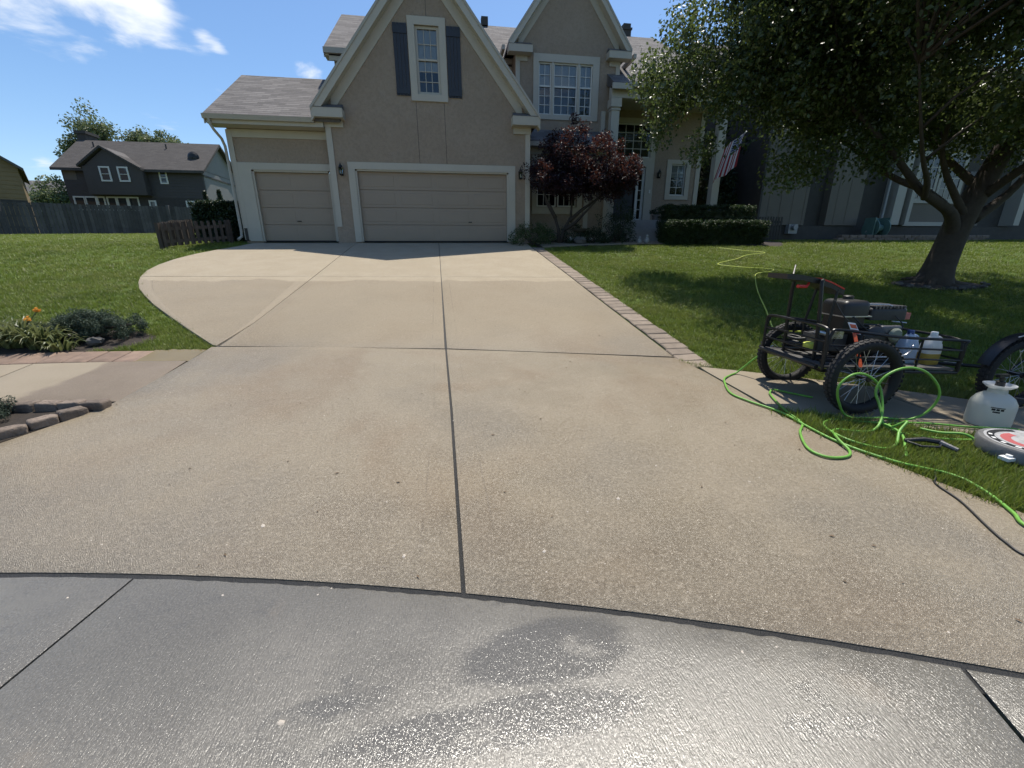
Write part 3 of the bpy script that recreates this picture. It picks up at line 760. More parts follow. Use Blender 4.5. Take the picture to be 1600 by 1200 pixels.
def scatter_grass():
    bands = [(2.2, 4.6, 1300, 1.0), (4.6, 8, 560, 1.1), (8, 13, 230, 1.4), (13, 20, 95, 2.0), (20, 34, 40, 2.9)]
    P = []; S = []
    for r0, r1, dens, sc in bands:
        area = R(148)/2*(r1*r1-r0*r0); n = int(area*dens)
        r = np.sqrt(RNG.uniform(r0*r0, r1*r1, n)); a = R(CAM_YAW) + RNG.uniform(R(-74), R(74), n)
        x, y = r*np.sin(a), r*np.cos(a)
        k = ~paved(x, y)
        x, y = x[k], y[k]
        P.append(np.c_[x, y, gz(x, y)-.04]); S.append(np.full(len(x), sc)*RNG.uniform(.75, 1.25, len(x)))
    P = np.concatenate(P); S = np.concatenate(S)
    # taller, unmown growth along the strip by the street and along slab edges
    rho = np.hypot(P[:, 0]-CX, P[:, 1]-CY)
    tall = (P[:, 0] > 2.9) & (rho < RC+2.55)
    S[tall] *= RNG.uniform(1.0, 1.7, tall.sum())
    me = bpy.data.meshes.new('grass'); me.vertices.add(len(P)); me.vertices.foreach_set('co', P.astype(np.float32).ravel())
    rot = np.zeros((len(P), 3), np.float32); rot[:, 2] = RNG.uniform(0, 6.283, len(P)); rot[:, :2] = RNG.normal(0, .08, (len(P), 2))
    scl = np.c_[S, S, S**.25*RNG.uniform(.75, 1.2, len(P))].astype(np.float32)
    scl[tall, 2] *= 1.5
    a = me.attributes.new('rot', 'FLOAT_VECTOR', 'POINT'); a.data.foreach_set('vector', rot.ravel())
    a = me.attributes.new('scl', 'FLOAT_VECTOR', 'POINT'); a.data.foreach_set('vector', scl.ravel())
    o = bpy.data.objects.new('grass', me); COL.objects.link(o)
    o["kind"] = "stuff"; tag(o, 'short mown green lawn grass on both sides of the driveway', 'grass')
    nt = bpy.data.node_groups.new('grass_scatter', 'GeometryNodeTree')
    nt.interface.new_socket('Geometry', in_out='INPUT', socket_type='NodeSocketGeometry')
    nt.interface.new_socket('Geometry', in_out='OUTPUT', socket_type='NodeSocketGeometry')
    N, L = nt.nodes, nt.links
    gi, go = N.new('NodeGroupInput'), N.new('NodeGroupOutput')
    ip = N.new('GeometryNodeInstanceOnPoints'); L.new(gi.outputs[0], ip.inputs['Points'])
    jn = N.new('GeometryNodeJoinGeometry')
    for i in range(4):
        t = tuft_mesh('grass_tuft', 15, .062, .055, .0048, 40+i)
        oi = N.new('GeometryNodeObjectInfo'); oi.inputs['Object'].default_value = t; oi.inputs['As Instance'].default_value = True
        L.new(oi.outputs['Geometry'], jn.inputs[0])
    L.new(jn.outputs[0], ip.inputs['Instance']); ip.inputs['Pick Instance'].default_value = True
    rv = N.new('FunctionNodeRandomValue'); rv.data_type = 'INT'
    for s_ in rv.inputs:
        if s_.type == 'INT' and s_.name == 'Max' : s_.default_value = 3
        if s_.type == 'INT' and s_.name == 'Min' : s_.default_value = 0
    io = [s_ for s_ in rv.outputs if s_.type == 'INT'][0]
    L.new(io, ip.inputs['Instance Index'])
    for nm, sock in (('rot', 'Rotation'), ('scl', 'Scale')):
        na = N.new('GeometryNodeInputNamedAttribute'); na.data_type = 'FLOAT_VECTOR'; na.inputs['Name'].default_value = nm
        L.new(na.outputs['Attribute'], ip.inputs[sock])
    L.new(ip.outputs[0], go.inputs[0])
    md = o.modifiers.new('scatter', 'NODES'); md.node_group = nt
scatter_grass()

# ================================================================== HOUSE
def strip_wall(mb, x0, x1, z0, top, y0, y1, openings=(), brk=()):
    """wall in the x-z plane with rectangular openings (x0,x1,z0,z1); top is a number or function of x"""
    tf = top if callable(top) else (lambda x: top)
    xs = sorted({x0, x1, *[b for b in brk if x0 < b < x1], *[v for o in openings for v in o[:2] if x0 < v < x1]})
    for a, b in zip(xs[:-1], xs[1:]):
        mid = (a+b)/2
        holes = sorted([(o[2], o[3]) for o in openings if o[0] <= mid <= o[1]])
        z = z0
        for h0, h1 in holes:
            if h0 > z: mb.box(a, b, y0, y1, z, h0)
            z = h1
        ta, tb = tf(a), tf(b)
        mb.hexa([(a,y0,z),(b,y0,z),(b,y1,z),(a,y1,z),(a,y0,ta),(b,y0,tb),(b,y1,tb),(a,y1,ta)])

def roof_plane(mb, a, b, c, d, t=.09):
    """roof slab: a-b along the eave, d-c along the ridge (3D points), thickness t downwards"""
    top = [Vector(p) for p in (a, b, c, d)]
    mb.hexa([tuple(p - Vector((0,0,t))) for p in top] + [tuple(p) for p in top])
def slope_board(mb, xa, za, xb, zb, d0, d1, y0, y1):
    mb.hexa([(xa,y0,za-d1),(xb,y0,zb-d1),(xb,y1,zb-d1),(xa,y1,za-d1),(xa,y0,za-d0),(xb,y0,zb-d0),(xb,y1,zb-d0),(xa,y1,za-d0)])

def window(root, name, x0, x1, z0, z1, y, cols, rows, frame=.05, muntin=.018, mat='trim_white', blind=None, sash=None, depth=.55, ytrim=None, trim=None, trimw=.16, trimmat='trim', room=True):
    """a window set in an opening: frame, muntin bars, one pane per light, a room or blind behind"""
    fr = MB()
    fr.box(x0, x0+frame, y, y+.07, z0, z1); fr.box(x1-frame, x1, y, y+.07, z0, z1)
    fr.box(x0+frame, x1-frame, y, y+.07, z0, z0+frame); fr.box(x0+frame, x1-frame, y, y+.07, z1-frame, z1)
    zs = [z0+frame, z1-frame]
    parts = [(zs[0], zs[1], rows)]
    if sash:                              # double-hung: (height of meeting rail, rows below, rows above)
        fr.box(x0+frame, x1-frame, y-.012, y+.07, sash[0]-.025, sash[0]+.025)
        parts = [(zs[0], sash[0]-.025, sash[1]), (sash[0]+.025, zs[1], sash[2])]
    w = fr.build(name, mat, root)
    mu = MB(); xa, xb = x0+frame, x1-frame
    for (pa, pb, rw) in parts:
        dx = (xb-xa)/cols; dz = (pb-pa)/rw
        for i in range(1, cols): mu.box(xa+i*dx-muntin/2, xa+i*dx+muntin/2, y+.012, y+.03, pa, pb)
        for j in range(1, rw): mu.box(xa, xb, y+.0105, y+.0315, pa+j*dz-muntin/2, pa+j*dz+muntin/2)
        for i in range(cols):
            for j in range(rw):
                p = MB(); e = muntin/2
                p.box(xa+i*dx+(e if i else 0), xa+(i+1)*dx-(e if i < cols-1 else 0), y+.034, y+.040, pa+j*dz+(e if j else 0), pa+(j+1)*dz-(e if j < rw-1 else 0))
                p.build('pane', 'pane_glass', w)
    if mu.v: mu.build('muntin_grid', mat, w)
    if room:
        rm = MB(); rm.add([(x0,y+.08,z0),(x1,y+.08,z0),(x1,y+depth,z0),(x0,y+depth,z0),(x0,y+.08,z1),(x1,y+.08,z1),(x1,y+depth,z1),(x0,y+depth,z1)],
                          [(0,1,2,3),(7,6,5,4),(1,5,6,2),(2,6,7,3),(3,7,4,0)])
        rm.build('window_recess', 'interior_dark', w)
    if blind:
        bl = MB(); z = blind[1]; 
        while z > blind[0]:
            bl.add([(xa,y+.075,z-.022),(xb,y+.075,z-.022),(xb,y+.066,z+.006),(xa,y+.066,z+.006)], [(0,1,2,3)])
            z -= .032
        bl.build('blind', 'blind', w)
    if trim:
        tm = MB(); a, b, c, d = trim
        yt0, yt1 = ytrim
        tm.box(a, x0, yt0, yt1, c, d); tm.box(x1, b, yt0, yt1, c, d); tm.box(x0, x1, yt0, yt1, c, z0); tm.box(x0, x1, yt0, yt1, z1, d)
        tm.build('window_trim', trimmat, w)
    return w

HOUSE_Y = 15.27
def build_house():
    root = thing('house', 'tan stucco two storey house with steep front gables and three car garage', 'house', (0, 15.27, 1.9))
    FY = 15.27; BY = 15.62                     # garage gable face, single garage face
    # ---- garage gable wall
    ax, az = -.19, 10.05
    slope = (10.03-5.66)/(3.5)
    rl = lambda x: az - abs(x-ax)*slope        # rake line (roof top edge)
    wallm = MB()
    top = lambda x: rl(x) - .30
    strip_wall(wallm, -3.38, 3.02, 1.9, top, FY, FY+.2, [(-2.66, 2.31, 1.8, 4.13), (-.52, .20, 6.28, 8.06)], brk=(ax,))
    wallm.box(2.84, 3.02, FY+.2, 17.2, 1.9, 5.4); wallm.box(-3.38, -3.2, FY+.2, 15.62, 1.9, 5.4)
    wallm.build('garage_gable_wall', 'stucco', root)
    for a, b in ((-3.40, -2.87), (2.55, 3.04)):                                   # slightly proud foundation bands
        fd = MB(); fd.box(a, b, FY-.018, FY+.05, 1.88, 2.38); fd.build('foundation_band', 'stucco', root)
    for x, z0, z1 in ((-.60, 4.34, 6.07), (.27, 4.34, 6.07), (-.154, 8.3, 9.6)):
        cj = MB(); cj.box(x-.006, x+.006, FY-.004, FY, z0, z1); cj.build('control_joint', 'neighbour_dark', root)
    for x0, x1 in ((-3.40, -3.23), (2.88, 3.04)):
        m = MB(); m.box(x0, x1, FY-.03, FY+.04, 2.40, 5.50); m.build('corner_board', 'trim', root)
    # rake boards, soffit and frieze of the garage gable
    for sgn in (-1, 1):
        xe = ax + sgn*3.50; ze = rl(xe)
        m = MB(); slope_board(m, *( (xe, ze, ax, az) if sgn < 0 else (ax, az, xe, ze)), .05, .33, 14.93, 14.97); m.build('barge_board', 'trim', root)
        m = MB(); slope_board(m, *( (xe, ze, ax, az) if sgn < 0 else (ax, az, xe, ze)), -.05, .05, 14.90, 14.97); m.build('drip_edge', 'gutter_paint', root)
        m = MB(); slope_board(m, *( (xe, ze, ax, az) if sgn < 0 else (ax, az, xe, ze)), .29, .31, 14.97, FY); m.build('soffit', 'trim', root)
        xi = ax + sgn*2.95; zi = rl(xi)
        m = MB(); slope_board(m, *( (xi, zi, ax, az) if sgn < 0 else (ax, az, xi, zi)), .31, .70, FY-.035, FY); m.build('frieze_board', 'trim', root)
        # eave return
        xo = ax + sgn*3.49; xin = ax + sgn*2.60
        a, b = min(xo, xin), max(xo, xin)
        rt = MB(); rt.box(a-.004, b+.004, 14.92, FY, 5.47, 5.72); r0 = rt.build('eave_return', 'trim', root)
        cp = MB(); cp.hexa([(a,14.91,5.72),(b,14.91,5.72),(b,FY,5.72),(a,FY,5.72),(a+.02,14.93,5.74),(b-.02,14.93,5.74),(b-.02 if sgn < 0 else b-.05,FY,5.90),(a+.05,FY,5.90)])
        cp.build('return_cap', 'shingles', r0, uv=lambda p: (p[0], (p[2]-5.72)*1.5+.1))
        x0, x1 = (-3.42, -2.86) if sgn < 0 else (2.48, 3.06)
        m = MB(); m.box(x0, x1, FY-.05, FY+.04, 5.28, 5.47); m.build('frieze_block', 'trim', root)
    # garage gable roof
    for sgn in (-1, 1):
        xe = ax + sgn*3.50; ze = rl(xe); L = math.hypot(3.56, az-ze)
        m = MB(); roof_plane(m, (xe,14.95,ze+.03), (xe,19.6,ze+.03), (ax,21.8,az+.03), (ax,14.95,az+.03), .10)
        m.build('roof', 'shingles', root, uv=lambda p, L=L, xe=xe: (p[1], abs(p[0]-xe)/3.56*L+.1))
    # ---- double garage door
    tr = MB(); tr.box(-2.86, -2.655, FY-.035, FY+.03, 1.93, 4.33); tr.box(2.305, 2.535, FY-.035, FY+.03, 1.93, 4.33); tr.box(-2.655, 2.305, FY-.035, FY+.03, 4.125, 4.33)
    tr.build('garage_trim', 'trim', root)
    def garage_door(x0, x1, z0, z1, y, cols, rows, proud):
        m = MB(); m.box(x0, x1, y+.03, y+.07, z0, z1)
        d = m.build('garage_door', 'garage_paint', root)
        st = MB(); st.box(x0-.06, x0, y-.10, y+.05, z0, z1); st.box(x1, x1+.06, y-.10, y+.05, z0, z1); st.box(x0, x1, y-.10, y+.05, z1, z1+.05)
        st.build('door_stop', 'trim', d)
        sl = MB(); sl.box(x0, x1, y-.005, y+.03, z0-.01, z0+.03); sl.build('bottom_seal', 'rubber', d)
        hh = (z1-z0)/rows; w = (x1-x0)/cols
        for r in range(rows):
            m = MB(); m.fbox(x0, x1, y, y+.03, z0+r*hh+.005, z0+(r+1)*hh-.003, .006); m.build('section', 'garage_paint', d)
            for c in range(cols):
                m = MB(); px0, px1, pz0, pz1 = x0+c*w+.10, x0+(c+1)*w-.10, z0+r*hh+.10, z0+(r+1)*hh-.09
                # recessed groove suggested by a raised, bevelled field inside a thin raised bead
                m.fbox(px0, px1, y-proud, y+.02, pz0, pz1, proud)
                m.build('panel', 'garage_paint', d)
        hd = MB(); hd.box((x0+x1)/2+1.15*(cols > 2)-.06, (x0+x1)/2+1.15*(cols > 2)+.06, y-.03, y, z0+.62, z0+.65); hd.build('handle', 'metal_black', d)
        return d
    garage_door(-2.60, 2.25, 1.935, 4.08, FY+.10, 4, 4, .006)
    garage_door(-5.80, -3.56, 1.955, 4.05, BY+.10, 2, 4, .003)
    # ---- upper garage window with shutters
    window(root, 'window', -.52, .20, 6.28, 8.06, FY+.03, 3, 5, frame=.075, sash=(7.20, 3, 2), blind=(6.88, 8.0), mat='trim',
           trim=(-.725, .40, 6.09, 8.27), ytrim=(FY-.045, FY+.03))
    for x0, x1 in ((-1.16, -.745), (.42, .84)):
        m = MB(); n = 4; w = (x1-x0)/n
        for i in range(n): m.box(x0+i*w+.004, x0+(i+1)*w-.004, FY-.03, FY-.002, 6.22, 8.08)
        s = m.build('shutter', 'shutter_paint', root)
        for z in (6.26, 7.82):
            q = MB(); q.box(x0, x1, FY-.05, FY-.03, z, z+.18); q.build('batten', 'shutter_paint', s)
    # ---- single garage bay
    bw = MB(); strip_wall(bw, -6.37, -3.38, 1.9, 5.35, BY, BY+.2, [(-5.86, -3.50, 1.8, 4.10)])
    bw.box(-6.37, -6.17, BY+.2, 22.0, 1.9, 5.35)
    bw.xprism([(BY, 5.35), (22.0, 5.35), (18.55, 7.45)], -6.36, -6.2)
    bw.build('garage_bay_wall', 'stucco', root)
    tb = MB(); tb.box(-6.24, -5.86, BY-.035, BY+.03, 1.96, 4.30); tb.box(-5.86, -3.50, BY-.035, BY+.03, 4.10, 4.30); tb.box(-3.50, -3.42, BY-.035, BY+.03, 1.96, 4.30)
    tb.build('garage_trim', 'trim', root)
    m = MB(); m.box(-6.40, -6.24, BY-.04, BY+.06, 2.0, 5.20); m.build('corner_board', 'trim', root)
    m = MB(); m.box(-6.24, -3.40, BY-.03, BY+.03, 5.0, 5.22); m.build('frieze_board', 'trim', root)
    m = MB(); m.box(-6.68, -3.42, 15.16, BY, 5.24, 5.27); m.box(-6.68, -3.42, 15.14, 15.18, 5.24, 5.42); m.build('soffit', 'trim', root)
    gt = MB(); gt.xprism([(15.02, 5.46), (15.05, 5.34), (15.14, 5.34), (15.14, 5.44), (15.12, 5.44), (15.12, 5.36), (15.06, 5.36), (15.035, 5.46)], -6.74, -3.66)
    gutter = gt.build('gutter', 'gutter_paint', root)
    ds = MB(); ds.tube([(-6.58,15.09,5.35),(-6.58,15.10,5.22),(-6.54,15.2,5.08),(-6.47,15.42,4.9),(-6.455,15.52,4.72),(-6.455,15.54,4.3),(-6.455,15.54,2.25),(-6.46,15.5,2.1),(-6.52,15.36,2.0)], .042, 8)
    ds.build('downspout', 'gutter_paint', gutter, smooth='auto')
    m = MB(); m.box(-6.36, -6.28, BY-.06, BY-.035, 1.96, 2.36); m.build('splash_guard', 'metal_black', root)
    for (ye, ze, yr) in ((15.08, 5.46, 18.55), (22.05, 5.46, 18.55)):
        m = MB(); a, b = (-6.74, -2.9)
        pts = [(a,ye,ze),(b,ye,ze),(b,yr,7.62),(a,yr,7.62)]
        roof_plane(m, *(pts if ye < yr else [pts[1], pts[0], pts[3], pts[2]]), .09)
        m.build('roof', 'shingles', root, uv=lambda p, ye=ye: (p[0], abs(p[1]-ye)*1.18+.1))
    m = MB(); m.hexa([(-6.735,15.12,5.22),(-6.70,15.12,5.22),(-6.70,18.55,7.36),(-6.735,18.55,7.36),(-6.735,15.12,5.38),(-6.70,15.12,5.38),(-6.70,18.55,7.53),(-6.735,18.55,7.53)]); m.build('barge_board', 'trim', root)
    # ---- main two storey block
    MY = 18.6; RZ = lambda y: 7.40 + .662*(y-16.6)
    mw = MB()
    ent = [(7.02, 8.92, 5.40, 6.68), (7.24, 8.78, 2.85, 5.05), (9.95, 10.64, 3.95, 5.2)]
    strip_wall(mw, -3.55, 11.27, 1.9, 8.32, MY, MY+.2, ent)
    mw.box(-3.55, -3.35, MY+.2, 26.4, 1.9, 8.3); mw.box(11.07, 11.27, MY+.2, 26.4, 1.9, 8.3); mw.box(-3.35, 11.07, 26.2, 26.4, 1.9, 8.3)
    mw.xprism([(MY, 8.3), (26.4, 8.3), (22.55, 11.15)], -3.54, -3.36)
    mw.build('main_wall', 'stucco', root)
    for nm, x0, x1, x2, y0 in (('roof', -3.80, 6.95, 6.95, 18.12), ('roof', 6.95, 11.62, 10.5, 16.48)):
        m = MB(); roof_plane(m, (x0,y0,RZ(y0)+.02), (x1,y0,RZ(y0)+.02), (x2,22.6,RZ(22.6)+.02), (x0,22.6,RZ(22.6)+.02), .1)
        m.build(nm, 'shingles', root, uv=lambda p: (p[0], (p[1]-16.16)*1.2+.1))
    m = MB(); roof_plane(m, (11.62,27.1,8.43), (-3.80,27.1,8.43), (-3.80,22.6,RZ(22.6)+.02), (10.5,22.6,RZ(22.6)+.02), .1); m.build('roof', 'shingles', root, uv=lambda p: (p[0], (p[1]-16.16)*1.2+.1))
    m = MB(); m.add([(11.63,16.48,RZ(16.48)+.02),(11.63,27.1,8.43),(10.5,22.6,RZ(22.6)+.03),(11.6,16.5,RZ(16.48)-.1),(11.6,27.1,8.3),(10.48,22.6,RZ(22.6)-.1)],[(0,1,2),(5,4,3),(0,3,4,1),(1,4,5,2),(2,5,3,0)]); m.build('roof', 'shingles', root, uv=lambda p: (p[1], p[2]*1.2))
    m = MB(); m.box(-3.78, 2.9, 18.02, 18.14, 8.26, 8.43); m.build('gutter', 'gutter_paint', root)
    m = MB(); m.box(-3.78, 2.9, 18.14, MY, 8.22, 8.26); m.box(-3.62, 2.9, 18.14, 18.18, 8.08, 8.26); m.build('soffit', 'trim', root)
    m = MB(); m.hexa([(-3.79,18.14,8.16),(-3.76,18.14,8.16),(-3.76,22.6,11.12),(-3.79,22.6,11.12),(-3.79,18.14,8.34),(-3.76,18.14,8.34),(-3.76,22.6,11.30),(-3.79,22.6,11.30)]); m.build('barge_board', 'trim', root)
    ch = MB(); ch.box(9.02, 9.42, 22.75, 23.2, 10.6, 11.72); ch.box(8.98, 9.46, 22.71, 23.24, 11.72, 11.80); ch.box(9.04, 9.40, 22.77, 23.18, 11.80, 11.98); c0 = ch.build('chimney', 'neighbour_dark', root)
    m = MB(); m.box(2.20, 2.5, 22.35, 22.65, 11.3, 11.62); m.build('roof_vent', 'neighbour_dark', root)
    # ---- second gable with the triple window
    GY = 17.2; bx, bz = 4.83, 11.52; s2 = (bz-8.47)/2.25
    r2 = lambda x: bz - abs(x-bx)*s2
    gw = MB(); strip_wall(gw, 2.90, 6.76, 4.2, lambda x: r2(x)-.26, GY, GY+.2, [(3.70, 5.78, 6.42, 8.10)], brk=(bx,))
    gw.box(2.90, 3.08, GY+.2, 18.6, 5.0, 8.4); gw.box(6.58, 6.76, GY+.2, 18.6, 1.9, 8.4)
    gw.build('front_gable_wall', 'stucco', root)
    for sgn in (-1, 1):
        xe = bx + sgn*2.25; ze = r2(xe)
        A = (xe, ze, bx, bz) if sgn < 0 else (bx, bz, xe, ze)
        m = MB(); slope_board(m, *A, .04, .28, 16.88, 16.92); m.build('barge_board', 'trim', root)
        m = MB(); slope_board(m, *A, -.05, .04, 16.86, 16.92); m.build('drip_edge', 'gutter_paint', root)
        m = MB(); slope_board(m, *A, .25, .27, 16.92, GY); m.build('soffit', 'trim', root)
        xi = bx + sgn*1.85; B = (xi, r2(xi), bx, bz) if sgn < 0 else (bx, bz, xi, r2(xi))
        m = MB(); slope_board(m, *B, .27, .60, GY-.03, GY); m.build('frieze_board', 'trim', root)
        xo = bx + sgn*2.24; xin = bx + sgn*1.40; a, b = min(xo, xin), max(xo, xin)
        rt = MB(); rt.box(a-.004, b+.004, 16.87, GY, 8.22, 8.44); r0 = rt.build('eave_return', 'trim', root)
        cp = MB(); cp.hexa([(a,16.86,8.44),(b,16.86,8.44),(b,GY,8.44),(a,GY,8.44),(a+.02,16.88,8.46),(b-.02,16.88,8.46),(b-.04,GY,8.62),(a+.04,GY,8.62)]); cp.build('return_cap', 'shingles', r0, uv=lambda p: (p[0], (p[2]-5.72)*1.5+.1))
        m = MB(); x0, x1 = (2.88, 3.30) if sgn < 0 else (6.36, 6.78); m.box(x0, x1, GY-.04, GY+.04, 8.06, 8.22); m.build('frieze_block', 'trim', root)
        m = MB(); x0, x1 = (2.88, 3.03) if sgn < 0 else (6.62, 6.78); m.box(x0, x1, GY-.03, GY+.05, 5.2, 8.06); m.build('corner_board', 'trim', root)
        xr = bx + sgn*2.25; zr = r2(xr); L = math.hypot(2.32, bz-zr)
        m = MB(); roof_plane(m, (xr,16.90,zr+.03), (xr,18.6,zr+.03), (bx,22.9,bz+.03), (bx,16.90,bz+.03), .09); m.build('roof', 'shingles', root, uv=lambda p, L=L, xr=xr: (p[1], abs(p[0]-xr)/2.32*L+.1))
        m = MB(); xg = bx + sgn*2.36; m.box(min(xg, xg+sgn*.1), max(xg, xg+sgn*.1), 16.95, 18.3, 8.28, 8.42); m.build('gutter', 'gutter_paint', root)
    for i, (x0, x1, c) in enumerate(((3.72, 4.20, 2), (4.28, 5.18, 3), (5.26, 5.74, 2))):
        window(root, 'window', x0, x1, 6.44, 8.08, GY+.03, c, 5, frame=.045, sash=(7.35, 3, 2), blind=(7.38, 8.03), muntin=.02)
    tm = MB(); tm.box(3.52, 3.72, GY-.04, GY+.03, 6.28, 8.32); tm.box(5.74, 5.99, GY-.04, GY+.03, 6.28, 8.32); tm.box(3.72, 5.74, GY-.04, GY+.03, 8.08, 8.32)
    tm.box(3.72, 5.74, GY-.04, GY+.03, 6.28, 6.44); tm.box(4.20, 4.28, GY-.03, GY+.06, 6.44, 8.08); tm.box(5.18, 5.26, GY-.03, GY+.06, 6.44, 8.08); tm.build('window_trim', 'trim', root)
    # ---- ground floor bay with shed roof
    by = MB(); strip_wall(by, 3.02, 6.30, 1.9, 5.32, 16.5, 16.66, [(3.54, 5.10, 3.2, 4.9)]); by.box(6.14, 6.30, 16.66, 17.2, 1.9, 5.3); by.build('bay_wall', 'stucco', root)
    m = MB(); roof_plane(m, (3.0,16.16,5.34), (6.42,16.16,5.34), (6.42,17.22,5.96), (3.0,17.22,5.96), .08); m.build('bay_roof', 'shingles', root, uv=lambda p: (p[0], (p[1]-16.16)*1.2+.1))
    m = MB(); m.box(3.02, 6.44, 16.10, 16.2, 5.16, 5.30); m.build('gutter', 'gutter_paint', root)
    m = MB(); m.box(3.02, 6.40, 16.2, 16.5, 5.16, 5.2); m.box(3.04, 6.30, 16.46, 16.5, 4.98, 5.16); m.build('soffit', 'trim', root)
    for x0, x1, c in ((3.56, 4.30, 3), (4.36, 5.08, 3)):
        window(root, 'window', x0, x1, 3.22, 4.88, 16.53, c, 4, frame=.045, sash=(4.05, 2, 2), muntin=.02)
    m = MB(); m.box(3.36, 5.30, 16.45, 16.5, 2.96, 3.2); m.box(3.36, 3.54, 16.45, 16.5, 3.2, 4.95); m.box(5.10, 5.30, 16.45, 16.5, 3.2, 4.95); m.build('window_trim', 'trim', root)
    for x0, x1 in ((5.38, 5.55), (6.16, 6.34)):
        m = MB(); m.box(x0, x1, 16.455, 16.5, 2.3, 4.96); m.build('corner_board', 'trim', root)
    # ---- entry: porch beam, columns, tall window, door, sidelight
    bm = MB(); bm.box(6.30, 11.5, 16.62, 16.86, 6.92, 7.30); bm.build('porch_beam', 'trim', root)
    m = MB(); m.box(6.86, 11.6, 16.36, 16.5, 7.20, 7.36); m.build('gutter', 'gutter_paint', root)
    m = MB(); m.box(6.80, 11.6, 16.5, MY, 7.15, 7.19); m.build('porch_ceiling', 'trim', root)
    rk = MB(); rk.hexa([(6.30,16.46,7.12),(6.95,16.46,7.12),(6.95,17.3,7.5),(6.30,17.3,7.5),(6.30,16.46,7.34),(6.95,16.46,7.34),(6.95,17.3,7.90),(6.30,17.3,7.90)]); rk.build('roof_return', 'shingles', root, uv=lambda p: (p[0], (p[1]-16.16)*1.2+.1))
    m = MB(); m.box(6.24, 6.98, 16.38, 16.46, 7.12, 7.30); m.build('fascia', 'trim', root)
    for x in (6.34, 10.72):
        c = MB(); c.box(x, x+.30, 16.62, 16.90, 2.3, 6.78); col = c.build('porch_column', 'trim', root)
        q = MB(); q.box(x-.05, x+.35, 16.57, 16.95, 6.62, 6.90); q.box(x-.03, x+.33, 16.59, 16.93, 6.52, 6.57); q.build('capital', 'trim', col)
        q = MB(); q.box(x-.05, x+.35, 16.57, 16.95, 1.9, 2.3); q.build('plinth', 'trim', col)
    m = MB(); m.box(6.12, 6.28, 17.08, 17.2, 2.3, 6.6); m.build('pilaster', 'trim', root)
    window(root, 'entry_window', 7.02, 8.92, 5.40, 6.68, MY+.03, 5, 4, frame=.05, muntin=.02)
    tm = MB(); tm.box(6.80, 9.14, MY-.04, MY+.03, 6.68, 6.86); tm.box(8.92, 9.14, MY-.04, MY+.03, 2.85, 6.68); tm.box(6.80, 8.92, MY-.04, MY+.03, 5.06, 5.40); tm.box(6.80, 7.02, MY-.04, MY+.03, 5.40, 6.68)
    tm.box(8.78, 8.92, MY-.04, MY+.03, 2.85, 5.06); tm.build('entry_trim', 'trim', root)
    dr = MB(); dr.box(7.26, 8.30, MY+.04, MY+.09, 2.87, 5.03); door = dr.build('front_door', 'door_paint', root)
    for i in range(2):
        for j, (a, b) in enumerate(((2.98, 3.55), (3.68, 4.25), (4.38, 4.93))):
            q = MB(); q.fbox(7.36+i*.46, 7.74+i*.46, MY+.025, MY+.04, a, b, .015); q.build('door_panel', 'door_paint', door)
    q = MB(); q.lathe([(.0, 0), (.03, .005), (.03, .03), (.012, .04)], (7.36, MY+.0, 3.85), 10, 'y'); q.build('handle', 'steel', door)
    window(root, 'sidelight', 8.40, 8.78, 2.87, 5.03, MY+.03, 1, 5, frame=.11, muntin=.03)
    window(root, 'window', 9.95, 10.64, 3.95, 5.20, MY+.03, 2, 4, frame=.05, muntin=.02, trim=(9.74, 10.84, 3.78, 5.36), ytrim=(MY-.04, MY+.03), blind=(4.7, 5.15))
    m = MB(); m.box(11.10, 11.30, MY-.035, MY+.06, 2.3, 7.15); m.build('corner_board', 'trim', root)
    m = MB(); m.box(8.98, 9.04, MY-.07, MY-.04, 4.02, 4.16); m.build('doorbell', 'label_white', root)
    # steps and stoop
    st = MB(); st.box(6.9, 9.4, 17.3, MY, 1.9, 2.84); sp = st.build('stoop', 'step_concrete', root)
    for k in range(4):
        q = MB(); q.box(7.15, 9.05, 17.3-.32*(4-k), 17.3-.32*(3-k), 1.88, 2.09+.19*k); q.build('step', 'step_concrete', sp)
    # ---- wall lanterns
    def lantern(x, y, z):
        b = MB(); b.box(x-.045, x+.045, y-.02, y, z-.12, z+.10); l = b.build('wall_lantern', 'metal_black', root)
        q = MB(); q.tube([(x,y-.02,z-.08),(x,y-.08,z-.13),(x,y-.13,z-.10)], .012, 6); q.build('bracket', 'metal_black', l)
        q = MB(); q.lathe([(.03, -.14), (.055, -.11), (.06, -.09)], (x, y-.14, z), 6); q.lathe([(.085, .09), (.06, .12), (.03, .17), (.012, .19), (.018, .21), (.0, .24)], (x, y-.14, z), 6)
        for k in range(6):
            a = 2*math.pi*k/6; q.tube([(x+.056*math.cos(a), y-.14+.056*math.sin(a), z-.09), (x+.078*math.cos(a), y-.14+.078*math.sin(a), z+.09)], .005, 4)
        q.build('cage', 'metal_black', l)
        q = MB(); q.lathe([(.05, -.085), (.07, .085)], (x, y-.14, z), 6); q.build('lantern_glass', 'lamp_glass', l)
        q = MB(); q.lathe([(.0, -.09), (.014, -.07), (.016, .0), (.0, .03)], (x, y-.14, z), 8); q.build('bulb', 'label_white', l)
    lantern(-3.06, FY, 4.05); lantern(2.70, FY, 4.05); lantern(9.36, MY, 4.75)
    return root
build_house()

def smooth_path(pts, sub=8):
    P = [Vector(p) for p in pts]; out = []
    for i in range(len(P)-1):
        p0, p1, p2, p3 = P[max(i-1, 0)], P[i], P[i+1], P[min(i+2, len(P)-1)]
        for k in range(sub):
            t = k/sub
            out.append(.5*((2*p1) + (p2-p0)*t + (2*p0-5*p1+4*p2-p3)*t*t + (3*p1-p0-3*p2+p3)*t**3))
    out.append(P[-1]); return out

